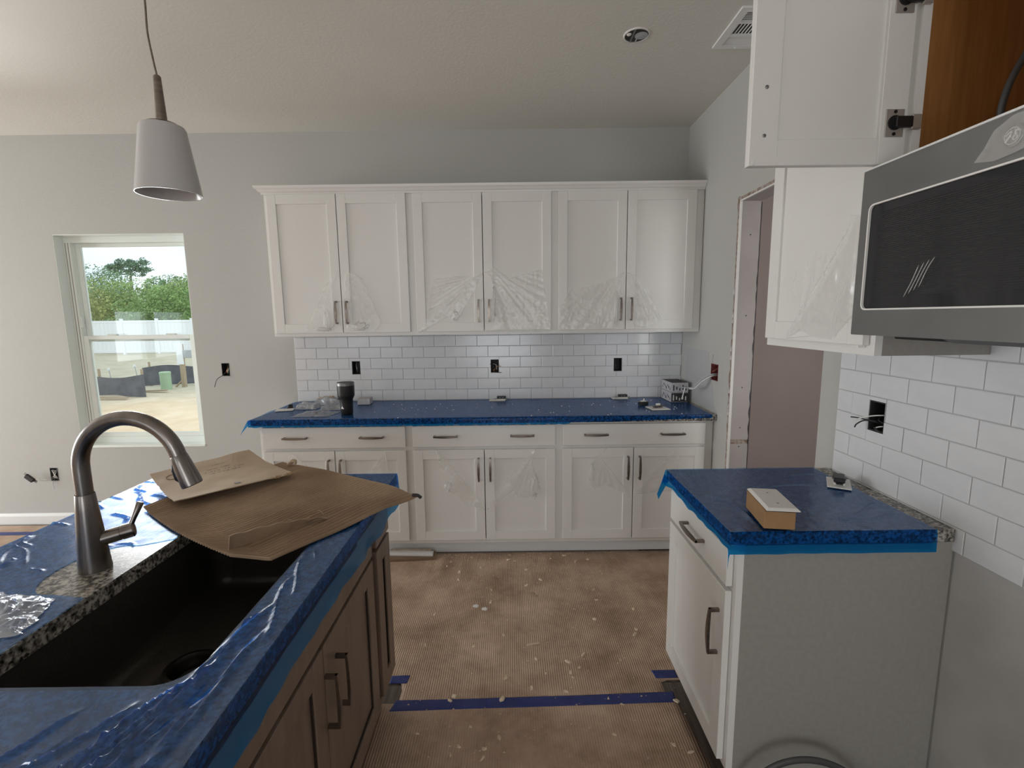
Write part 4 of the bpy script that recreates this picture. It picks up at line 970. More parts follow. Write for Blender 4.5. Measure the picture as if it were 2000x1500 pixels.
# ------------------------------------------------------------------ torn clear film on the cabinet doors
def door_film(P, apex, off, seed, folds=8, amp=.0075, step=.006, holes=()):
    """sheet cut to outline P (x, z) hanging a little off the door, with folds radiating from an apex"""
    bm = bmesh.new()
    def h(x, z):
        a = math.atan2(z-apex[1], x-apex[0]); d = math.hypot(x-apex[0], z-apex[1])
        return off+.002+amp*min(1, d*5)*abs(noise.noise((a*folds, d*2.0, seed)))+.004*abs(noise.noise((x*45, z*45, seed)))
    sheet(bm, P, step, h, holes=holes); return bm
FILMS = [
 ('upper', [(-1.1, 1.822), (-1.159, 1.748), (-1.214, 1.661), (-1.328, 1.429), (-1.188, 1.439), (-1.145, 1.467), (-1.148, 1.677)], (-1.10, 1.84), 'clear film bunched at the first pull of the upper cabinet over the tumbler'),
 ('upper', [(-1.031, 1.802), (-.999, 1.794), (-.949, 1.761), (-.845, 1.496), (-.846, 1.472), (-.886, 1.428), (-1.025, 1.429), (-1.08, 1.467), (-1.048, 1.794)], (-1.03, 1.84), 'fan of clear film beside the second pull of the upper cabinet over the tumbler'),
 ('upper', [(-.177, 1.784), (-.238, 1.761), (-.319, 1.77), (-.497, 1.748), (-.548, 1.476), (-.600, 1.424), (-.574, 1.424), (-.407, 1.519), (-.359, 1.498), (-.334, 1.514), (-.232, 1.681)], (-.17, 1.80), 'clear film pulled sideways off the first door above the middle wall box'),
 ('upper', [(-.166, 1.795), (-.105, 1.822), (-.009, 1.75), (.201, 1.803), (.249, 1.491), (.253, 1.426), (-.122, 1.427), (-.107, 1.688), (-.122, 1.767)], (-.15, 1.84), 'wide clear film over the lower half of the second door above the middle wall box'),
 ('upper', [(.729, 1.785), (.689, 1.758), (.605, 1.719), (.395, 1.682), (.314, 1.563), (.314, 1.425), (.683, 1.425), (.698, 1.638), (.700, 1.734)], (.73, 1.82), 'wide clear film on the upper door farther from the right wall'),
 ('upper', [(.745, 1.781), (.79, 1.756), (.882, 1.668), (.969, 1.482), (.953, 1.466), (.872, 1.43), (.798, 1.444), (.793, 1.637), (.775, 1.717)], (.74, 1.82), 'small fan of clear film on the upper door next to the right wall'),
 ('base', [(-1.355, .695), (-1.331, .686), (-1.262, .621), (-1.222, .55), (-1.253, .515), (-1.294, .575), (-1.351, .646)], (-1.35, .70), 'clear film strip hanging behind the tan cardboard sheet'),
 ('base', [(-.775, .699), (-.789, .691), (-.88, .569), (-.979, .428), (-.881, .451), (-.749, .461), (-.762, .562), (-.774, .661)], (-.775, .70), 'clear film triangle hanging on the base cabinet behind the island corner'),
 ('base', [(-.473, .709), (-.448, .692), (-.229, .408), (-.178, .322), (-.205, .331), (-.294, .362), (-.356, .429), (-.399, .45), (-.445, .595)], (-.47, .71), 'clear film flap on the middle base cabinet pointing down to the door gap, island side'),
 ('base', [(.141, .707), (.116, .688), (-.109, .4), (-.160, .326), (-.109, .36), (.006, .444), (.031, .398), (.088, .404), (.168, .429), (.165, .469), (.134, .561), (.115, .64)], (.14, .71), 'clear film flap with ragged hem on the middle base cabinet, right wall side'),
 ('base', [(.573, .708), (.527, .663), (.684, .462), (.733, .396), (.685, .422), (.576, .483), (.507, .454), (.469, .498), (.48, .615)], (.55, .70), 'crumpled clear film flap on the base cabinet whose corner the short worktop hides'),
 ('base', [(1.011, .709), (.999, .703), (.798, .461), (.755, .422), (.793, .418), (1.015, .435), (1.043, .523), (1.013, .654)], (1.01, .71), 'clear film triangle on the base cabinet door partly hidden by the short worktop')]
for i, (k, P, ap, lab) in enumerate(FILMS):
    y = (UF if k == 'upper' else BF)-.0205
    hs = [rrect(XB+(q-1)*CW+sd_*g_-.011, XB+(q-1)*CW+sd_*g_+.011, zc_-.082, zc_+.082, .006, 3) for q in range(3) for sd_ in (-1, 1) for g_, zc_ in (((.034, UZ0+.150),) if k == 'upper' else ((.036, .585),))]
    b = door_film(P, ap, 0, i*3.7+1, holes=hs); swap(b, lambda c: Vector((c.x, y-c.z, c.y)))
    f_ = thing('door_film', lab, 'film'); part('sheet', b, 'clear', f_, smooth=True)
    # rolled, doubled edges read as whiter lines
    n = len(P)
    for q in range(n):
        if (q*7+i) % 3 == 0: continue
        a, c = P[q], P[(q+1) % n]; m = ((a[0]+c[0])/2+.003*math.sin(q*5), (a[1]+c[1])/2)
        pp = spline([(a[0], y-.004, a[1]), (m[0], y-.009, m[1]), (c[0], y-.004, c[1])], 5)
        part('rolled_edge', tube(bmesh.new(), pp, [.0006]+[.0016+.0007*math.sin(t) for t in range(len(pp)-2)]+[.0006], 6), 'clear', f_, smooth=True)
# lumps of bunched film
def bunch(cx, y, cz, w_, h_, seed, parent):
    bm = bmesh.new(); bmesh.ops.create_icosphere(bm, subdivisions=4, radius=1)
    for v in bm.verts:
        d = 1+.45*noise.noise(v.co*2.2+Vector((seed, 0, 0)))+.25*noise.noise(v.co*6+Vector((0, seed, 0)))
        v.co = Vector((cx+v.co.x*d*w_, y+v.co.y*d*.006, cz+v.co.z*d*h_))
    part('bunched_film', bm, 'clear', parent, smooth=True)
film_things = [o for o in col.objects if o.name.startswith('door_film')]
for idx, cx, cz, w_, h_ in ((0, -1.19, 1.50, .018, .06), (0, -1.22, 1.445, .05, .012), (1, -.975, 1.46, .05, .025), (4, .677, 1.55, .012, .10), (8, -.395, .475, .025, .03), (9, .135, .48, .022, .07), (10, .487, .55, .012, .06), (3, -.108, 1.60, .012, .09), (2, -.36, 1.52, .022, .03)):
    bunch(cx, (UF if idx < 6 else BF)-.028, cz, w_, h_, idx+cx, film_things[idx])
# film on the single-door upper cabinet by the microwave (x = const plane)
Ph = [(1.305, 1.764), (1.339, 1.67), (1.515, 1.488), (1.567, 1.428), (1.487, 1.458), (1.437, 1.438), (1.34, 1.435), (1.297, 1.476), (1.248, 1.514), (1.244, 1.752)]
b = door_film(Ph, (1.27, 1.80), 0, 77, 4, .010); swap(b, lambda c: Vector((.904-c.z, c.x, c.y)))
f_ = thing('door_film', 'clear film torn off the upper cabinet door beside the microwave', 'film'); part('sheet', b, 'clear', f_, smooth=True)
b = bmesh.new()
for a, c in (((1.567, 1.428), (1.33, 1.69)), ((1.567, 1.428), (1.44, 1.44)), ((1.50, 1.50), (1.46, 1.70)), ((1.53, 1.56), (1.53, 1.64)), ((1.44, 1.60), (1.41, 1.68)), ((1.33, 1.44), (1.30, 1.60)), ((1.345, 1.44), (1.315, 1.58)), ((1.42, 1.57), (1.30, 1.74))):
    pp = spline([(.900, a[0], a[1]), (.894, (a[0]+c[0])/2, (a[1]+c[1])/2), (.900, c[0], c[1])], 6); part('rolled_edge', tube(bmesh.new(), pp, [.0003]+[.0011]*(len(pp)-2)+[.0003], 6), 'clear', f_, smooth=True)

# ------------------------------------------------------------------ electrical boxes and wires
def open_box(x0, x1, y0, y1, z0, z1, axis, t=.003):
    """five-sided box open toward -axis"""
    bm = bmesh.new()
    if axis == 'y':
        for q in ((x0, x0+t, y0, y1, z0, z1), (x1-t, x1, y0, y1, z0, z1), (x0+t, x1-t, y0, y1, z0, z0+t), (x0+t, x1-t, y0, y1, z1-t, z1), (x0, x1, y1-t, y1, z0, z1)): box(bm, *q)
    else:
        for q in ((x0, x1, y0, y0+t, z0, z1), (x0, x1, y1-t, y1, z0, z1), (x0, x1, y0+t, y1-t, z0, z0+t), (x0, x1, y0+t, y1-t, z1-t, z1), (x1-t, x1, y0, y1, z0, z1)): box(bm, *q)
    return bm
def wires(parent, L):
    for pts, m, rad in L: part('wire', tube(bmesh.new(), spline(pts, 8), rad, 7), m, parent, smooth=True)
EB = []
for k, lab in (('a', 'black wall box in the tiles above the tumbler'), ('b', 'black wall box with curled copper wires in the middle of the tiles'), ('c', 'black wall box in the tiles near the stacked cartons')):
    a, c = BOXES[k]; t_ = thing('electrical_box', lab, 'electrical box', ((a+c)/2, D, BZ0), 0, 'wall boxes in the back tiles'); hw_ = (c-a)/2; hh = BZ1-BZ0
    part('box', open_box(-hw_, hw_, -.007, .06, 0, hh, 'y'), 'hole', t_)
    if k == 'a': wires(t_, [([(-.005, .03, .08), (0, -.002, .06), (.004, .004, .02)], 'meter', .002), ([(.012, .03, .09), (.010, .0, .05), (.0, .004, .012)], 'cableg', .002)])
    if k == 'b': wires(t_, [([(.0, .02, .05), (-.02, -.03, .062), (-.034, -.03, .064)], 'wire_k', .0018), ([(-.01, .02, .045), (.02, -.03, .047), (.048, -.03, .046)], 'copper', .0016), ([(.0, .02, .05), (.006, -.008, .03), (-.008, -.01, .018), (-.004, -.008, .004)], 'copper', .0018), ([(.005, .02, .03), (.01, -.02, .004), (.05, -.025, .001)], 'wire_k', .0016), ([(-.015, .02, .06), (.01, -.01, .055), (.014, .0, .02)], 'wire_w', .0018)])
    if k == 'c': wires(t_, [([(-.01, .03, .085), (-.012, .01, .04), (.0, .012, .008)], 'cableg', .002)])
t_ = thing('electrical_box', 'wall box with a dangling black wire between the window and the tiles', 'electrical box', ((LB1[0]+LB1[1])/2, D, LB1[2])); part('box', open_box(-.0275, .0275, -.002, .06, 0, .093, 'y'), 'hole', t_)
wires(t_, [([(.005, .03, .05), (-.01, -.02, .010), (-.045, -.04, -.02), (-.065, -.045, -.075)], 'wire_k', .0022), ([(.0, .03, .03), (.02, -.01, .005), (.03, -.012, .002)], 'wire_k', .0018), ([(.008, .03, .09), (.012, .0, .05), (.0, .002, .02)], 'copper', .0018), ([(.016, .03, .07), (.018, -.001, .045), (.010, .004, .02)], 'wire_w', .002)])
t_ = thing('electrical_box', 'wall box stuffed with white wires low beside the window', 'electrical box', ((LB2[0]+LB2[1])/2, D, LB2[2])); part('box', open_box(-.029, .029, -.002, .06, 0, .1, 'y'), 'cableg', t_)
wires(t_, [([(-.005+.006*k, .03, .09-.01*k), (.016-.008*k, -.006, .06+.008*k), (-.006+.008*k, -.004, .03), (.004, .02, .01)], 'wire_w', .002) for k in range(4)] + [([(0, .02, .03), (-.03, -.03, .03), (-.06, -.035, .035), (-.085, -.035, .03)], 'meter', .0014), ([(0, .02, .02), (-.04, -.035, .012), (-.085, -.035, .02)], 'meter', .0014), ([(-.012, .01, .01), (-.012, -.01, -.01), (-.006, -.01, -.06)], 'meter', .0012)])
def receptacle(t_, plate=True, s=1.0, mat='white'):
    """duplex receptacle lying face down on its yoke: black body, white face, metal ears; local z up"""
    if plate: part('cover_plate', bx(-.035, .035, -.057, .057, 0, .0045, bev=.0015), 'white', t_)
    part('face', bx(-.0165, .0165, -.034, .034, .005, .012, bev=.002), mat, t_); part('yoke', bx(-.010, .010, -.053, .053, .012, .0135), 'steel', t_)
    part('body', bx(-.0165, .0165, -.032, .032, .0135, .030, bev=.002), 'black', t_)
    for a in (-1, 1):
        for c in (-1, 1): part('terminal_screw', tube(bmesh.new(), [(a*.0165, c*.010, .022), (a*.0205, c*.010, .022)], .0035, 8), 'steel', t_)
t_ = thing('receptacle', 'loose receptacle dangling by its wires from the low wall box', 'receptacle', (-3.555, 3.398, .378)); receptacle(t_, False); t_.rotation_euler = (PI/2, math.radians(-40), 0)
t_.rotation_euler = (math.radians(90), math.radians(-50), 0)
# red box on the right wall, cable reaching to the cartons
t_ = thing('electrical_box', 'red plastic wall box on the right wall with cables hanging out', 'electrical box', (XR, (RB[0]+RB[1])/2, RB[2])); part('box', open_box(-.002, .06, -.05, .05, 0, .1, 'x'), 'redbox', t_)
wires(t_, [([(.03, .0, .04), (-.02, .0, .035), (-.055, .05, .0), (-.085, .10, -.055), (-.10, .16, -.068), (-.125, .21, -.072)], 'meter', .0045), ([(.03, .01, .03), (-.018, .0, .026), (-.05, .045, -.008), (-.083, .09, -.060), (-.10, .14, -.072)], 'wire_w', .0035), ([(-.110, .175, -.07), (-.125, .16, -.10), (-.135, .15, -.125), (-.140, .148, -.14)], 'wire_w', .0035), ([(.02, -.02, .08), (-.006, -.01, .06), (-.004, .01, .05), (.02, .02, .03)], 'redbox', .004), ([(.02, .02, .09), (-.004, .03, .11), (-.002, .025, .155)], 'meter', .0012)])
t_ = thing('electrical_box', 'black wall box with loose wires in the tiles over the short worktop', 'electrical box', (XR, (RT[0]+RT[1])/2, RT[2])); part('box', open_box(-.006, .06, -.0335, .0335, 0, .1, 'x'), 'hole', t_)
wires(t_, [([(.03, -.03, .058), (-.01, -.01, .056), (-.03, .02, .045), (-.045, .045, .030)], 'wire_w', .0022), ([(.03, .0, .03), (-.02, .02, .035), (-.04, .045, .038), (-.05, .06, .037)], 'wire_k', .0022), ([(.03, .0, .02), (-.02, .025, .032), (-.04, .04, .018), (-.045, .045, .004)], 'wire_k', .0024), ([(.03, -.03, .022), (-.005, -.02, .020), (-.006, .005, .010)], 'wire_w', .002), ([(.03, -.03, .005), (-.008, -.02, .003), (-.008, .0, .012)], 'wire_k', .003), ([(.03, .01, .06), (.002, .0, .04), (.004, -.02, .03)], 'wire_k', .002)])

# ------------------------------------------------------------------ things on the long worktop
ZT = CT+.0035
tm = thing('tumbler', 'black insulated tumbler with a steel rim', 'tumbler', (-1.035, 2.935, ZT))
part('body', lathe(bmesh.new(), [(0, 0), (.034, 0), (.0365, .003), (.0385, .06), (.0395, .094), (.042, .100), (.0505, .116), (.0515, .122), (.0525, .183)], seg=36), 'black', tm, smooth='auto')
part('rim', lathe(bmesh.new(), [(.0525, .183), (.0525, .200), (.0505, .2025), (.0485, .200), (.045, .12)], seg=36), 'steel', tm, smooth='auto', label='bright steel rim')
part('lid', lathe(bmesh.new(), [(.0488, .196), (.047, .203), (.03, .2035), (.0, .2035)], seg=30), 'black', tm, smooth='auto')
b = bmesh.new(); n = 6
for (pa, pb, pc) in (((-.010, .040), (.012, .040), (-.001, .058)),):
    def wrap(q): a = -PI/2-.42+q[0]/.038; return (.0384*math.cos(a), .0384*math.sin(a), q[1])
    rows = []
    for i in range(n+1):
        t = i/n; l = (pa[0]+(pc[0]-pa[0])*t, pa[1]+(pc[1]-pa[1])*t); r = (pb[0]+(pc[0]-pb[0])*t, pb[1]+(pc[1]-pb[1])*t)
        rows.append([b.verts.new(Vector(wrap((l[0]+(r[0]-l[0])*j/4, l[1]))) * Vector((1.01, 1.01, 1)).x if False else Vector((wrap((l[0]+(r[0]-l[0])*j/4, l[1]))[0]*1.02, wrap((l[0]+(r[0]-l[0])*j/4, l[1]))[1]*1.02, l[1]))) for j in range(5)])
    for a_, c_ in zip(rows, rows[1:]):
        for j in range(4): b.faces.new((a_[j], a_[j+1], c_[j+1], c_[j]))
part('emblem', b, 'white', tm, label='small white mountain-shaped mark')
t_ = thing('cover_plate', 'blank white cover plate at the free corner of the long worktop', 'cover plate', (-1.497, 3.085, ZT), math.radians(15)); part('plate', bx(-.055, .055, -.036, .036, 0, .006, bev=.002), 'white', t_); part('slot', bx(-.004, .004, -.009, .009, .006, .0064), 'jamb', t_)
# parts bags piled by the tumbler
OPEN_BAG = [(-1.36, 2.86, ZT), (-1.13, 2.86, ZT), (-1.10, 3.02, ZT), (-1.33, 3.03, ZT)]
open_bag = single('parts_bag', bag_bm(OPEN_BAG, 40, 30, .022, 11, .020, 5), 'bag', 'open crumpled clear bag lying before the tumbler', 'bag', smooth=True)
HARD = [('dark clip poking out of the stuffed bag', -1.487, 3.135, None, .6, .04, .022, .03, 'black'), ('grey bracket inside the stuffed bag', -1.375, 3.165, None, .3, .10, .03, .025, 'meter'),
        ('beige hinge plate on the bag pile', -1.315, 3.325, 'back', .10, .11, .04, .012, 'chip'), ('black slide end on the bag pile', -1.205, 3.325, 'back', .1, .06, .02, .016, 'cableg'),
        ('grey rail piece under the flat bag', -1.185, 3.14, None, -.2, .12, .035, .018, 'meter'), ('small black clip in the open bag', -1.24, 2.965, None, .05, .05, .014, .008, 'black')]
for v in open_bag.data.vertices:
    if abs(v.co.x+1.24) < .034 and abs(v.co.y-2.965) < .014: v.co.z = max(v.co.z, ZT+.010)
def over_hardware(bm):
    """lift the sheet over the loose pieces it covers"""
    for v in bm.verts:
        for (lab, x, y, on, a, sx, sy, sz, m) in HARD:
            if on is None and abs(v.co.x-x) < sx*.62+.004 and abs(v.co.y-y) < sy*.62+abs(math.sin(a))*sx*.5+.004: v.co.z = max(v.co.z, ZT+sz+.002)
    return bm
single('parts_bag', over_hardware(bag_bm([(-1.455, 3.105, ZT), (-1.300, 3.10, ZT), (-1.295, 3.225, ZT), (-1.450, 3.235, ZT)], 36, 30, .055, 21, .014, 4)), 'bag', 'clear bag stuffed with grey hardware behind the open bag', 'bag', smooth=True)
single('parts_bag', over_hardware(bag_bm([(-1.270, 3.06, ZT), (-1.105, 3.07, ZT), (-1.095, 3.215, ZT), (-1.262, 3.225, ZT)], 36, 30, .045, 31, .016, 5)), 'bag', 'flat clear bag between the stuffed bag and the tumbler', 'bag', smooth=True)
bk_bag = single('parts_bag', bag_bm([(-1.43, 3.262, ZT), (-1.16, 3.255, ZT), (-1.15, 3.395, ZT), (-1.42, 3.400, ZT)], 34, 28, .070, 41, .016, 5), 'bag', 'tall clear bag of beige parts leaning on the tiles', 'bag', smooth=True)
for (lab, x, y, on, a, sx, sy, sz, m) in HARD:
    z = ZT
    if on:      # the soft bag is pressed flat under the piece lying on it
        near = [v for v in bk_bag.data.vertices if abs((v.co.x-x)*math.cos(a)+(v.co.y-y)*math.sin(a)) < sx/2+.006 and abs(-(v.co.x-x)*math.sin(a)+(v.co.y-y)*math.cos(a)) < sy/2+.006]
        z = sorted(v.co.z for v in near)[len(near)//2]
        for v in near: v.co.z = z-.0004
    t_ = thing('hardware_piece', lab, 'hardware', (x, y, z), a)
    part('plate', bx(-sx/2, sx/2, -sy/2, sy/2, 0, sz*.35, bev=.001), m, t_); part('arm', bx(-sx*.2, sx*.45, -sy*.3, sy*.3, sz*.35, sz, bev=.0015), m, t_)
    part('screw', tube(bmesh.new(), [(-sx*.35, 0, sz*.35), (-sx*.35, 0, sz*.6)], min(.004, sy*.2), 8), 'steel', t_)
t_ = thing('small_carton', 'small white carton behind the tumbler', 'carton', (-1.030, 3.300, ZT), math.radians(4)); part('box', bx(-.045, .04, -.045, .045, 0, .040, bev=.001), 'cartonw', t_); part('lid_flap', bx(-.044, .039, -.044, .044, .040, .0415), 'jamb', t_)
t_ = thing('receptacle', 'receptacle on a white plate under the middle wall box', 'receptacle', (-.105, 3.365, ZT), math.radians(90)); receptacle(t_)
for c in t_.children:
    if c.name.startswith(('face', 'yoke', 'body', 'terminal')): c.location.y -= .030
t_ = thing('receptacle', 'receptacle on a white plate near the stacked cartons', 'receptacle', (.775, 3.380, ZT), math.radians(88)); receptacle(t_)
for c in t_.children:
    if c.name.startswith(('face', 'yoke', 'body', 'terminal')): c.location.y -= .022
t_ = thing('toggle_switch', 'loose toggle switch with its lever up', 'switch', (.872, 3.110, ZT), math.radians(8))
part('body', bx(-.030, .030, -.016, .016, 0, .024, bev=.002), 'black', t_); part('yoke', bx(-.052, .052, -.010, .010, .024, .0255), 'steel', t_); part('face', bx(-.018, .018, -.012, .012, .0255, .030, bev=.002), 'white', t_)
part('toggle', tube(bmesh.new(), [(0, 0, .028), (.006, 0, .044)], [.005, .004], 8), 'white', t_, smooth=True)
t_ = thing('cover_plate', 'white cover plate with a loose device lying on it', 'cover plate', (.932, 2.990, ZT), math.radians(8)); part('plate', bx(-.060, .060, -.058, .058, 0, .005, bev=.0015), 'white', t_)
t_ = thing('switch_device', 'tilted metal switch device resting on the cover plate', 'switch', (.935, 3.0, ZT+.005), math.radians(25)); part('yoke', bx(-.05, .05, -.010, .010, .012, .0135), 'steel', t_); part('body', bx(-.028, .028, -.014, .014, 0, .012, bev=.002), 'cableg', t_); part('lever', bx(-.012, .016, -.008, .008, .0135, .026, bev=.002), 'white', t_)
part('ear', bx(.048, .058, -.012, .012, .011, .0135), 'steel', t_); part('terminal_screw', tube(bmesh.new(), [(-.01, -.014, .006), (-.01, -.018, .006)], .0035, 8), 'steel', t_)
for z, lab, fm in ((0, 'printed carton of devices with a black end, under another carton', 'cartonk'), (.068, 'printed carton of devices with a pale end, on top of another carton', 'cartonw')):
    t_ = thing('device_carton', lab, 'carton', (1.142, 3.300, ZT+z), math.radians(1.5), 'stacked device cartons'); hx_, hy_ = .058, .098
    part('box', bx(-hx_, hx_, -hy_, hy_, 0, .066, bev=.0012), 'cartonw', t_); part('end_label', bx(-hx_+.001, hx_-.001, -hy_-.0008, -hy_, .003, .063), fm, t_)
    part('top_print', bx(-hx_+.002, hx_-.002, -hy_+.002, hy_-.002, .066, .0666), 'inkdark', t_)
    for k in range(7):
        yy = -hy_+.02+k*.024; part('print_bar', bx(-hx_-.0006, -hx_, yy, yy+(.014 if k % 2 else .008), .014+.01*(k % 3), .030+.008*(k % 3)), 'inkdark', t_)
    for k in range(5):
        xx = -hx_+.012+k*.021; part('print_bar', bx(xx, xx+.008, -hy_-.0014, -hy_-.0008, .012+.006*(k % 2), .050-.01*(k % 3)), 'white' if fm == 'cartonk' else 'inkdark', t_)

# ------------------------------------------------------------------ things on the short worktop
t_ = thing('cardboard_box', 'small brown cardboard box on the short worktop', 'box', (.742, 1.312, CT+.0075), math.radians(-9)); part('box', bx(-.040, .040, -.075, .075, 0, .052, bev=.0008), 'kraft', t_); part('flap', bx(-.0405, .0405, -.0755, .0755, .052, .0535), 'kraft', t_)
part('flap_gap', bx(-.039, .039, -.0757, -.075, .0495, .051), 'inkdark', t_)
t_ = thing('cover_plate', 'white cover plate resting on the brown box', 'cover plate', (.748, 1.312, CT+.0613), math.radians(-9))
b = bmesh.new(); v_ = [[b.verts.new((sx*w_, sy*l_, z)) for sx, sy in ((-1, -1), (1, -1), (1, 1), (-1, 1))] for w_, l_, z in ((.043, .082, 0), (.043, .082, .002), (.036, .075, .007))]
for a_, c_ in zip(v_, v_[1:]):
    for k in range(4): b.faces.new((a_[k], a_[(k+1) % 4], c_[(k+1) % 4], c_[k]))
b.faces.new(v_[0][::-1]); b.faces.new(v_[2]); part('plate', b, 'white', t_)
for y in (-.04, .04): part('screw', tube(bmesh.new(), [(0, y, .006), (0, y, .0076)], .003, 8), 'steel', t_)
t_ = thing('receptacle', 'receptacle on a white plate against the granite strip', 'receptacle', (1.134, 1.590, CT+.0045), math.radians(-32)); receptacle(t_)

# ------------------------------------------------------------------ floor covering, tape, scraps
def lie(x, y, on_tape=True):
    """top of the floor covering in the aisle"""
    far = y > 1.69
    z = .0022+.0022*max(0, noise.noise((x*3+(2.0 if far else 5.0), y*3, 0)))+(ridge(x, y, rd) if far else 0)
    if on_tape and (1.645 < y < 1.73) and -.5 < x < .64: z += .0014
    return z
def board(name, P, label, seed, ridges=(), z0=.001):
    bm = bmesh.new()
    sheet(bm, P, .03, lambda x, y: z0+.0012+.0022*max(0, noise.noise((x*3+seed, y*3, 0)))+ridge(x, y, ridges), thick=-.0008)
    return single(name, bm, 'paper', label, 'floor board', 'brown floor protection boards', smooth=True)
rd = [(-.45+.01*k*k, 2.86, -.46+.012*k*k, 2.55, .015, .010) for k in range(3)] + [(-.05, 2.88, -.04, 2.66, .018, .010), (.22, 2.88, .21, 2.7, .02, .008), (-.30, 2.88, -.33, 2.5, .02, .009), (.55, 2.88, .56, 2.72, .02, .006), (.8, 2.88, .78, 2.7, .02, .007)]
board('floor_board', [(-2.6, 1.79), (-.462, 1.79), (-.464, 1.69), (.606, 1.72), (.602, 1.79), (1.2, 1.79), (1.2, 2.893), (-2.6, 2.893)], 'ribbed brown floor board between the base cabinets and the long tape', 2.0, rd)
board('floor_board', [(-.540, 1.685), (-.530, -.6), (.70, -.6), (.655, 1.40), (.636, 1.690)], 'ribbed brown floor board between the island sink cabinet and the range gap', 5.0)
board('floor_board', [(-6.9, 1.6), (-2.64, 1.6), (-2.64, 3.258), (-6.9, 3.258)], 'brown floor board by the window, on the room side of its tape', 8.0)
board('floor_board', [(-6.9, 3.262), (-1.62, 3.262), (-1.62, 3.405), (-6.9, 3.405)], 'narrow brown floor board strip along the window wall', 11.0)
board('floor_board', [(-6.9, -.6), (-1.40, -.6), (-1.40, 1.58), (-6.9, 1.58)], 'brown floor board along the seating side of the island', 14.0)
board('floor_board', [(-6.9, -4.1), (1.2, -4.1), (1.2, -.62), (-6.9, -.62)], 'brown floor board behind the island toward the rear windows', 17.0)
def tape(P, label, z=.0052):
    bm = bmesh.new(); sheet(bm, P, .008, lambda x, y: (lie(x, y, False) if x > -1 else .0040)+.0006+.0010*abs(noise.noise((x*22, y*40, 1))), thick=-.0010); return single('tape_strip', bm, 'tape', label, 'tape', 'blue tape on the floor boards', smooth=True)
tape([(-.490, 1.648), (-.476, 1.700), (-.2, 1.704), (.3, 1.716), (.636, 1.728), (.632, 1.676), (.2, 1.664), (-.2, 1.654)], 'long blue tape strip across the aisle')
tape([(-.525, 1.830), (-.447, 1.834), (-.452, 1.788), (-.525, 1.788)], 'short blue tape piece by the end of the island')
tape([(.581, 1.846), (.682, 1.847), (.682, 1.802), (.590, 1.800)], 'short blue tape piece by the narrow base cabinet')
tape([(-4.6, 3.235), (-2.7, 3.235), (-2.7, 3.285), (-4.6, 3.285)], 'blue tape strip on the floor below the window wall')
for lab, (x, y, L, wd, h, m, a, z) in (('white painted trim offcut on the floor at the toe kick', (-.66, 2.845, .30, .030, .020, 'trimw', -.05, .0192)), ('pale wood strip behind the white trim offcut', (-.66, 2.874, .26, .020, .020, 'chip', -.02, .0192)), ('brown board offcut under the trim offcuts', (-.66, 2.838, .32, .085, .016, 'boardb', .06, .0032))):
    t_ = thing('trim_offcut', lab, 'offcut', (x, y, z), a); part('strip', bx(-L/2, L/2, -wd/2, wd/2, 0, h, bev=.001), m, t_); part('cut_end', bx(L/2, L/2+.0006, -wd/2+.001, wd/2-.001, .001, h-.001), 'chip', t_)
single('wood_stick', bx(-.031, .031, -.004, .004, 0, .006, bev=.001), 'chip', 'short pale wood stick lying in the middle of the aisle', 'stick', loc=(.085, 2.016, lie(.085, 2.016)-.0002), rz=math.radians(13))
for lab, x, y in (('round white paint drop on the aisle board, island side', -.203, 2.321), ('white paint drop next to the round paint drop', -.156, 2.295), ('pale paint drop in the aisle nearer the base cabinets', .098, 2.427), ('smaller pale paint drop touching its neighbour', .112, 2.405), ('dull plaster drop near the middle base cabinet', -.27, 2.58)):
    b = bmesh.new(); sheet(b, [(x+(.016+.003*math.sin(k*2.1))*math.cos(k*PI/9), y+(.014+.003*math.cos(k*1.7))*math.sin(k*PI/9)) for k in range(18)], .003, lambda a, c: lie(a, c)+.0006+.0010*max(0, 1-((a-x)**2+(c-y)**2)/.0003), thick=-.0012)
    single('paint_drop', b, 'white' if 'white' in lab else 'cardlight', lab, 'paint drop', 'paint drops on the floor board', smooth=True)
def scrap(x, y, s, seed):
    bm = bmesh.new(); n = 6; rnd = random.Random(seed); lo = []; hi = []
    for k in range(n):
        a = k*2*PI/n+rnd.random()*.5; r = s*(.5+.7*rnd.random()); lo.append(bm.verts.new((r*math.cos(a)*1.4, r*math.sin(a)*.8, 0))); hi.append(bm.verts.new((r*math.cos(a)*1.1, r*math.sin(a)*.6, s*(.3+.5*rnd.random()))))
    bm.faces.new(lo[::-1]); bm.faces.new(hi)
    for k in range(n): bm.faces.new((lo[k], lo[(k+1) % n], hi[(k+1) % n], hi[k]))
    return bm
rs = random.Random(5); NS = 60
for k in range(NS):
    x = -.42+rs.random()*1.05; y = 2.86-(rs.random()**1.5)*1.5; s = .006+.007*rs.random()
    single('wood_scrap', scrap(x, y, s, k), 'chip', 'tiny pale wood scrap scattered on the aisle floor boards', 'scrap', 'wood scraps on the aisle floor', loc=(x, y, lie(x, y)-.0003), rz=rs.random()*6)
b = bmesh.new()
for k in range(900):
    x = -.45+rs.random()*1.1; y = 2.88-(rs.random()**2)*2.3; s = .001+.0022*rs.random(); zl = lie(x, y)-.0002
    v_ = [b.verts.new((x+dx*s*1.6, y+dy*s, zl+dz*s)) for dx, dy, dz in ((-1, -1, 0), (1, -.8, 0), (.3, 1, 0), (0, 0, 1.3))]
    for q in ((0, 1, 3), (1, 2, 3), (2, 0, 3), (0, 2, 1)): b.faces.new([v_[i] for i in q])
o = single('sawdust', b, 'chip', 'fine sawdust crumbs strewn over the aisle floor boards', 'debris'); o['kind'] = 'stuff'
b = bmesh.new()
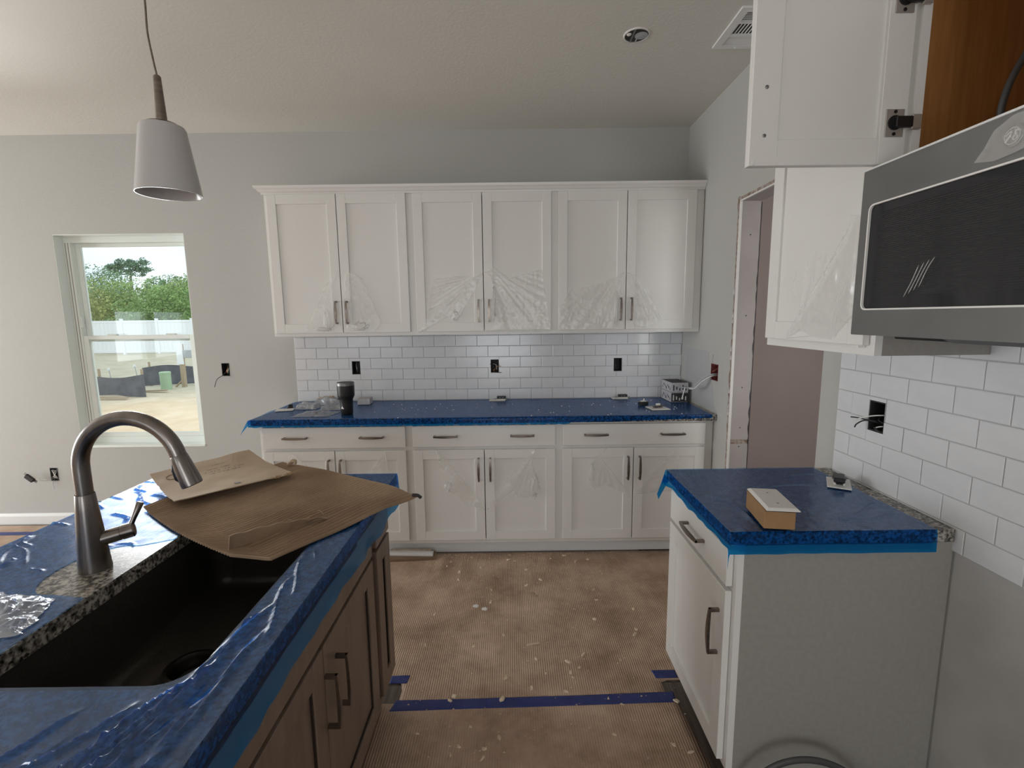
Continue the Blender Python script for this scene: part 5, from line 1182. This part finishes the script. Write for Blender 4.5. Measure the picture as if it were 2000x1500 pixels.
KEEP = [(-.20, -.02, 3.30, 3.43), (.69, .86, 3.32, 3.43), (.81, .93, 3.08, 3.14), (.86, 1.01, 2.92, 3.07), (1.07, 1.23, 3.18, 3.43)]
for k in range(60):
    x = -.9+rs.random()*2.0; y = 2.80+rs.random()*.5; s = .0012+.002*rs.random()
    if any(q[0] < x < q[1] and q[2] < y < q[3] for q in KEEP): continue
    zt = CT+.0012+ridge(x, y, BACK_R)+.0006*noise.noise((x*9, y*14, 0)); box(b, x-s, x+s, y-s, y+s, zt-.0003, zt+s*1.2)
o = single('plaster_crumbs', b, 'white', 'white plaster crumbs strewn over the film of the long worktop', 'debris'); o['kind'] = 'stuff'

# ------------------------------------------------------------------ yard outside the window
GZ = -.35
b = bmesh.new()
def gnd(u, v):
    x = -75+85*u; y = D+.3+66*v; z = GZ+.16*noise.noise((x*.35, y*.35, 0))+.05*noise.noise((x*1.4, y*1.4, 3))+(max(0, y-34)*.06)
    return (x, y, min(z, GZ+.12+max(0, y-34)*.06))
surf(b, 150, 130, gnd); yard = link('yard_ground', b, 'dirt', None, True); yard['kind'] = 'structure'; yard['label'] = 'sandy yard with dry grass beyond'
fn = thing('vinyl_fence', 'long white vinyl privacy fence across the yard', 'fence', (-22, 28, GZ))
for k in range(12):
    x = -13+2.05*k
    p_ = part('post', bx(x-.065, x+.065, -.065, .065, -.1, 1.98, bev=.01), 'fence', fn); part('post_cap', bx(x-.08, x+.08, -.08, .08, 1.98, 2.03, bev=.015), 'fence', p_)
    if k < 11:
        part('rail', bx(x+.065, x+1.985, -.03, .03, 1.80, 1.93, bev=.006), 'fence', fn); part('rail', bx(x+.065, x+1.985, -.03, .03, .05, .18, bev=.006), 'fence', fn)
        for j in range(8):
            a = x+.065+1.92*j/8; part('board', bx(a+.004, a+.236, -.011, .011, .18, 1.80), 'fence', fn)
def crown(bm, c, rx, rz, n, s, rnd, lobes=9):
    L = [(Vector((c[0]+(rnd.random()-.5)*rx*1.25, c[1]+(rnd.random()-.5)*rx*.55, c[2]+(rnd.random()-.5)*rz*1.3)), .35+.35*rnd.random()) for _ in range(lobes)]
    for _ in range(n):
        q, r = rnd.choice(L); d = Vector((rnd.gauss(0, 1), rnd.gauss(0, 1), rnd.gauss(0, 1))).normalized()*(.65+.35*rnd.random())
        p = q+Vector((d.x*r*rx, d.y*r*rx*.75, d.z*r*rz)); a = Vector((rnd.gauss(0, 1), rnd.gauss(0, 1), rnd.gauss(0, 1))).normalized(); e = a.orthogonal().normalized(); f = a.cross(e); t = s*(.6+.8*rnd.random())
        bm.faces.new([bm.verts.new(p+v_) for v_ in (e*t, f*t*.6, -e*t, -f*t*.6)])
TL = [('yellow-green bushy tree behind the white fence, first from the window jamb', -32.6, 35, 5.0, 3.0, 3), ('dense mid-green tree behind the white fence', -32.4, 40.5, 5.4, 3.1, 1), ('bright green tree behind the white fence with loose crown', -25.4, 35, 5.0, 2.8, 0), ('olive shrubby tree beside the bright green tree', -31.2, 46, 5.8, 2.9, 1), ('rounded light green tree near the window stile', -24.6, 40.5, 5.8, 2.9, 0),
      ('tall dark tree standing behind the yellow-green one', -42.2, 51.5, 7.4, 3.5, 4), ('blue-green tree on the rise behind', -39.6, 57, 6.8, 3.2, 2), ('grey-green tree on the rise beside the pine', -33.0, 51.5, 6.2, 3.1, 4), ('soft green tree at the far end of the rise', -31.4, 57, 6.4, 3.2, 2), ('low olive tree at the end of the tree line', -18.2, 35, 4.5, 2.8, 3), ('dark bushy tree on the rise under the pine', -39.6, 46, 6.6, 3.2, 2), ('feathery green tree above the fence end', -38.8, 62.5, 7.4, 3.0, 0)]
for k, (lab, x, y, h, rx, m) in enumerate(TL):
    rnd = random.Random(k+3); t_ = thing('tree', lab, 'tree', (x, y, GZ+max(0, y-34)*.06-.15), 0, 'trees beyond the fence')
    part('trunk', tube(bmesh.new(), [(0, 0, 0), (.05, 0, h*.3), (.1, .05, h*.75)], [.16, .12, .05], 8), 'bark', t_)
    b = bmesh.new(); crown(b, (0, 0, h*.46), rx, h*.46, 9000, .085, rnd, 22); part('foliage', b, 'leaf%d' % m, t_, stuff=True)
t_ = thing('pine_tree', 'tall pine with a flat umbrella crown above the tree line', 'tree', (-52.4, 67, GZ+1.8)); rnd = random.Random(77)
part('trunk', tube(bmesh.new(), [(0, 0, 0), (.1, 0, 4), (.2, 0, 7.6)], [.24, .2, .09], 8), 'bark', t_)
b = bmesh.new()
for q in range(26):
    a_ = (rnd.random()-.5)*5.0; crown(b, (a_+.15, (rnd.random()-.5)*2.0, 6.5+rnd.random()*(2.1-.28*abs(a_))), .9, .5, 170, .11, rnd, 5)
part('foliage', b, 'leaf4', t_, stuff=True)
for lab, a, c in (('black silt fence section by the window jamb', (-11.6, 11.9), (-9.0, 11.6)), ('black silt fence section behind the green pedestal', (-10.6, 13.6), (-8.2, 14.6))):
    b = bmesh.new(); n = 30
    t_ = thing('silt_fence', lab, 'silt fence')
    def sf(u, v): return (a[0]+(c[0]-a[0])*u, a[1]+(c[1]-a[1])*u+.05*math.sin(u*12), GZ-.1+.12+v*(.52+.06*math.sin(u*7))*(1 if True else 0))
    surf(b, n, 4, sf); r_ = bmesh.ops.extrude_face_region(b, geom=list(b.faces)); bmesh.ops.translate(b, verts=[v for v in r_['geom'] if isinstance(v, bmesh.types.BMVert)], vec=(0, .01, 0)); part('fabric', b, 'silt', t_)
    for k in range(3):
        u = .05+.45*k; part('stake', bx(a[0]+(c[0]-a[0])*u-.02, a[0]+(c[0]-a[0])*u+.02, a[1]+(c[1]-a[1])*u+.06, a[1]+(c[1]-a[1])*u+.10, GZ-.2, GZ+.7), 'post', t_)
t_ = thing('utility_pedestal', 'pale green utility pedestal standing in the sand', 'pedestal', (-9.37, 12.8, GZ-.05)); part('tube', lathe(bmesh.new(), [(0, 0), (.13, 0), (.13, .50), (.12, .51)], seg=24), 'pipe', t_, smooth='auto'); part('cap', lathe(bmesh.new(), [(.138, .50), (.138, .54), (.12, .56), (0, .565)], seg=24), 'pipe', t_, smooth='auto')
t_ = thing('meter_post', 'timber post with a grey meter box behind the pedestal', 'post', (-9.15, 13.2, GZ-.05)); part('post', bx(-.05, .05, -.05, .05, 0, 1.28, bev=.005), 'post', t_); part('panel', bx(-.09, .09, -.075, -.05, .72, 1.30, bev=.004), 'fence', t_); part('meter_box', bx(.10, .42, -.09, .05, .90, 1.12, bev=.01), 'meter', t_); part('conduit', tube(bmesh.new(), [(.09, -.02, 1.06), (.16, -.02, 1.06)], .03, 10), 'meter', t_)
part('brace', tube(bmesh.new(), [(-.32, 0, .02), (-.02, 0, .30)], .025, 8), 'post', t_)
for lab, x, y in (('white-topped marker stake by the silt fence end', -10.75, 12.75), ('white-topped marker stake leaning in the sand', -10.8, 13.7), ('white-topped marker stake close to its leaning neighbour', -10.55, 13.9)):
    t_ = thing('marker_stake', lab, 'stake', (x, y, GZ-.08)); part('rod', tube(bmesh.new(), [(0, 0, 0), (-.08, 0, .66)], .010, 6), 'meter', t_); part('cap', lathe(bmesh.new(), [(0, .64), (.035, .65), (.035, .70), (0, .71)], (-.085, 0), 10), 'fence', t_)
for k, (lab, x, y, a) in enumerate((('thin scrap board lying in the sand before the pedestal', -9.6, 12.2, .2), ('second scrap board crossing the first in the sand', -9.7, 11.2, -.12), ('short scrap board beside the crossed boards', -10.9, 12.1, .1))):
    t_ = thing('scrap_lumber', lab, 'lumber', (x, y, GZ+.06), a); part('plank', bx(-.6, .6, -.05, .05, 0, .035, bev=.004), 'post', t_); part('cleat', bx(-.45, -.38, -.06, .06, .035, .06), 'post', t_)
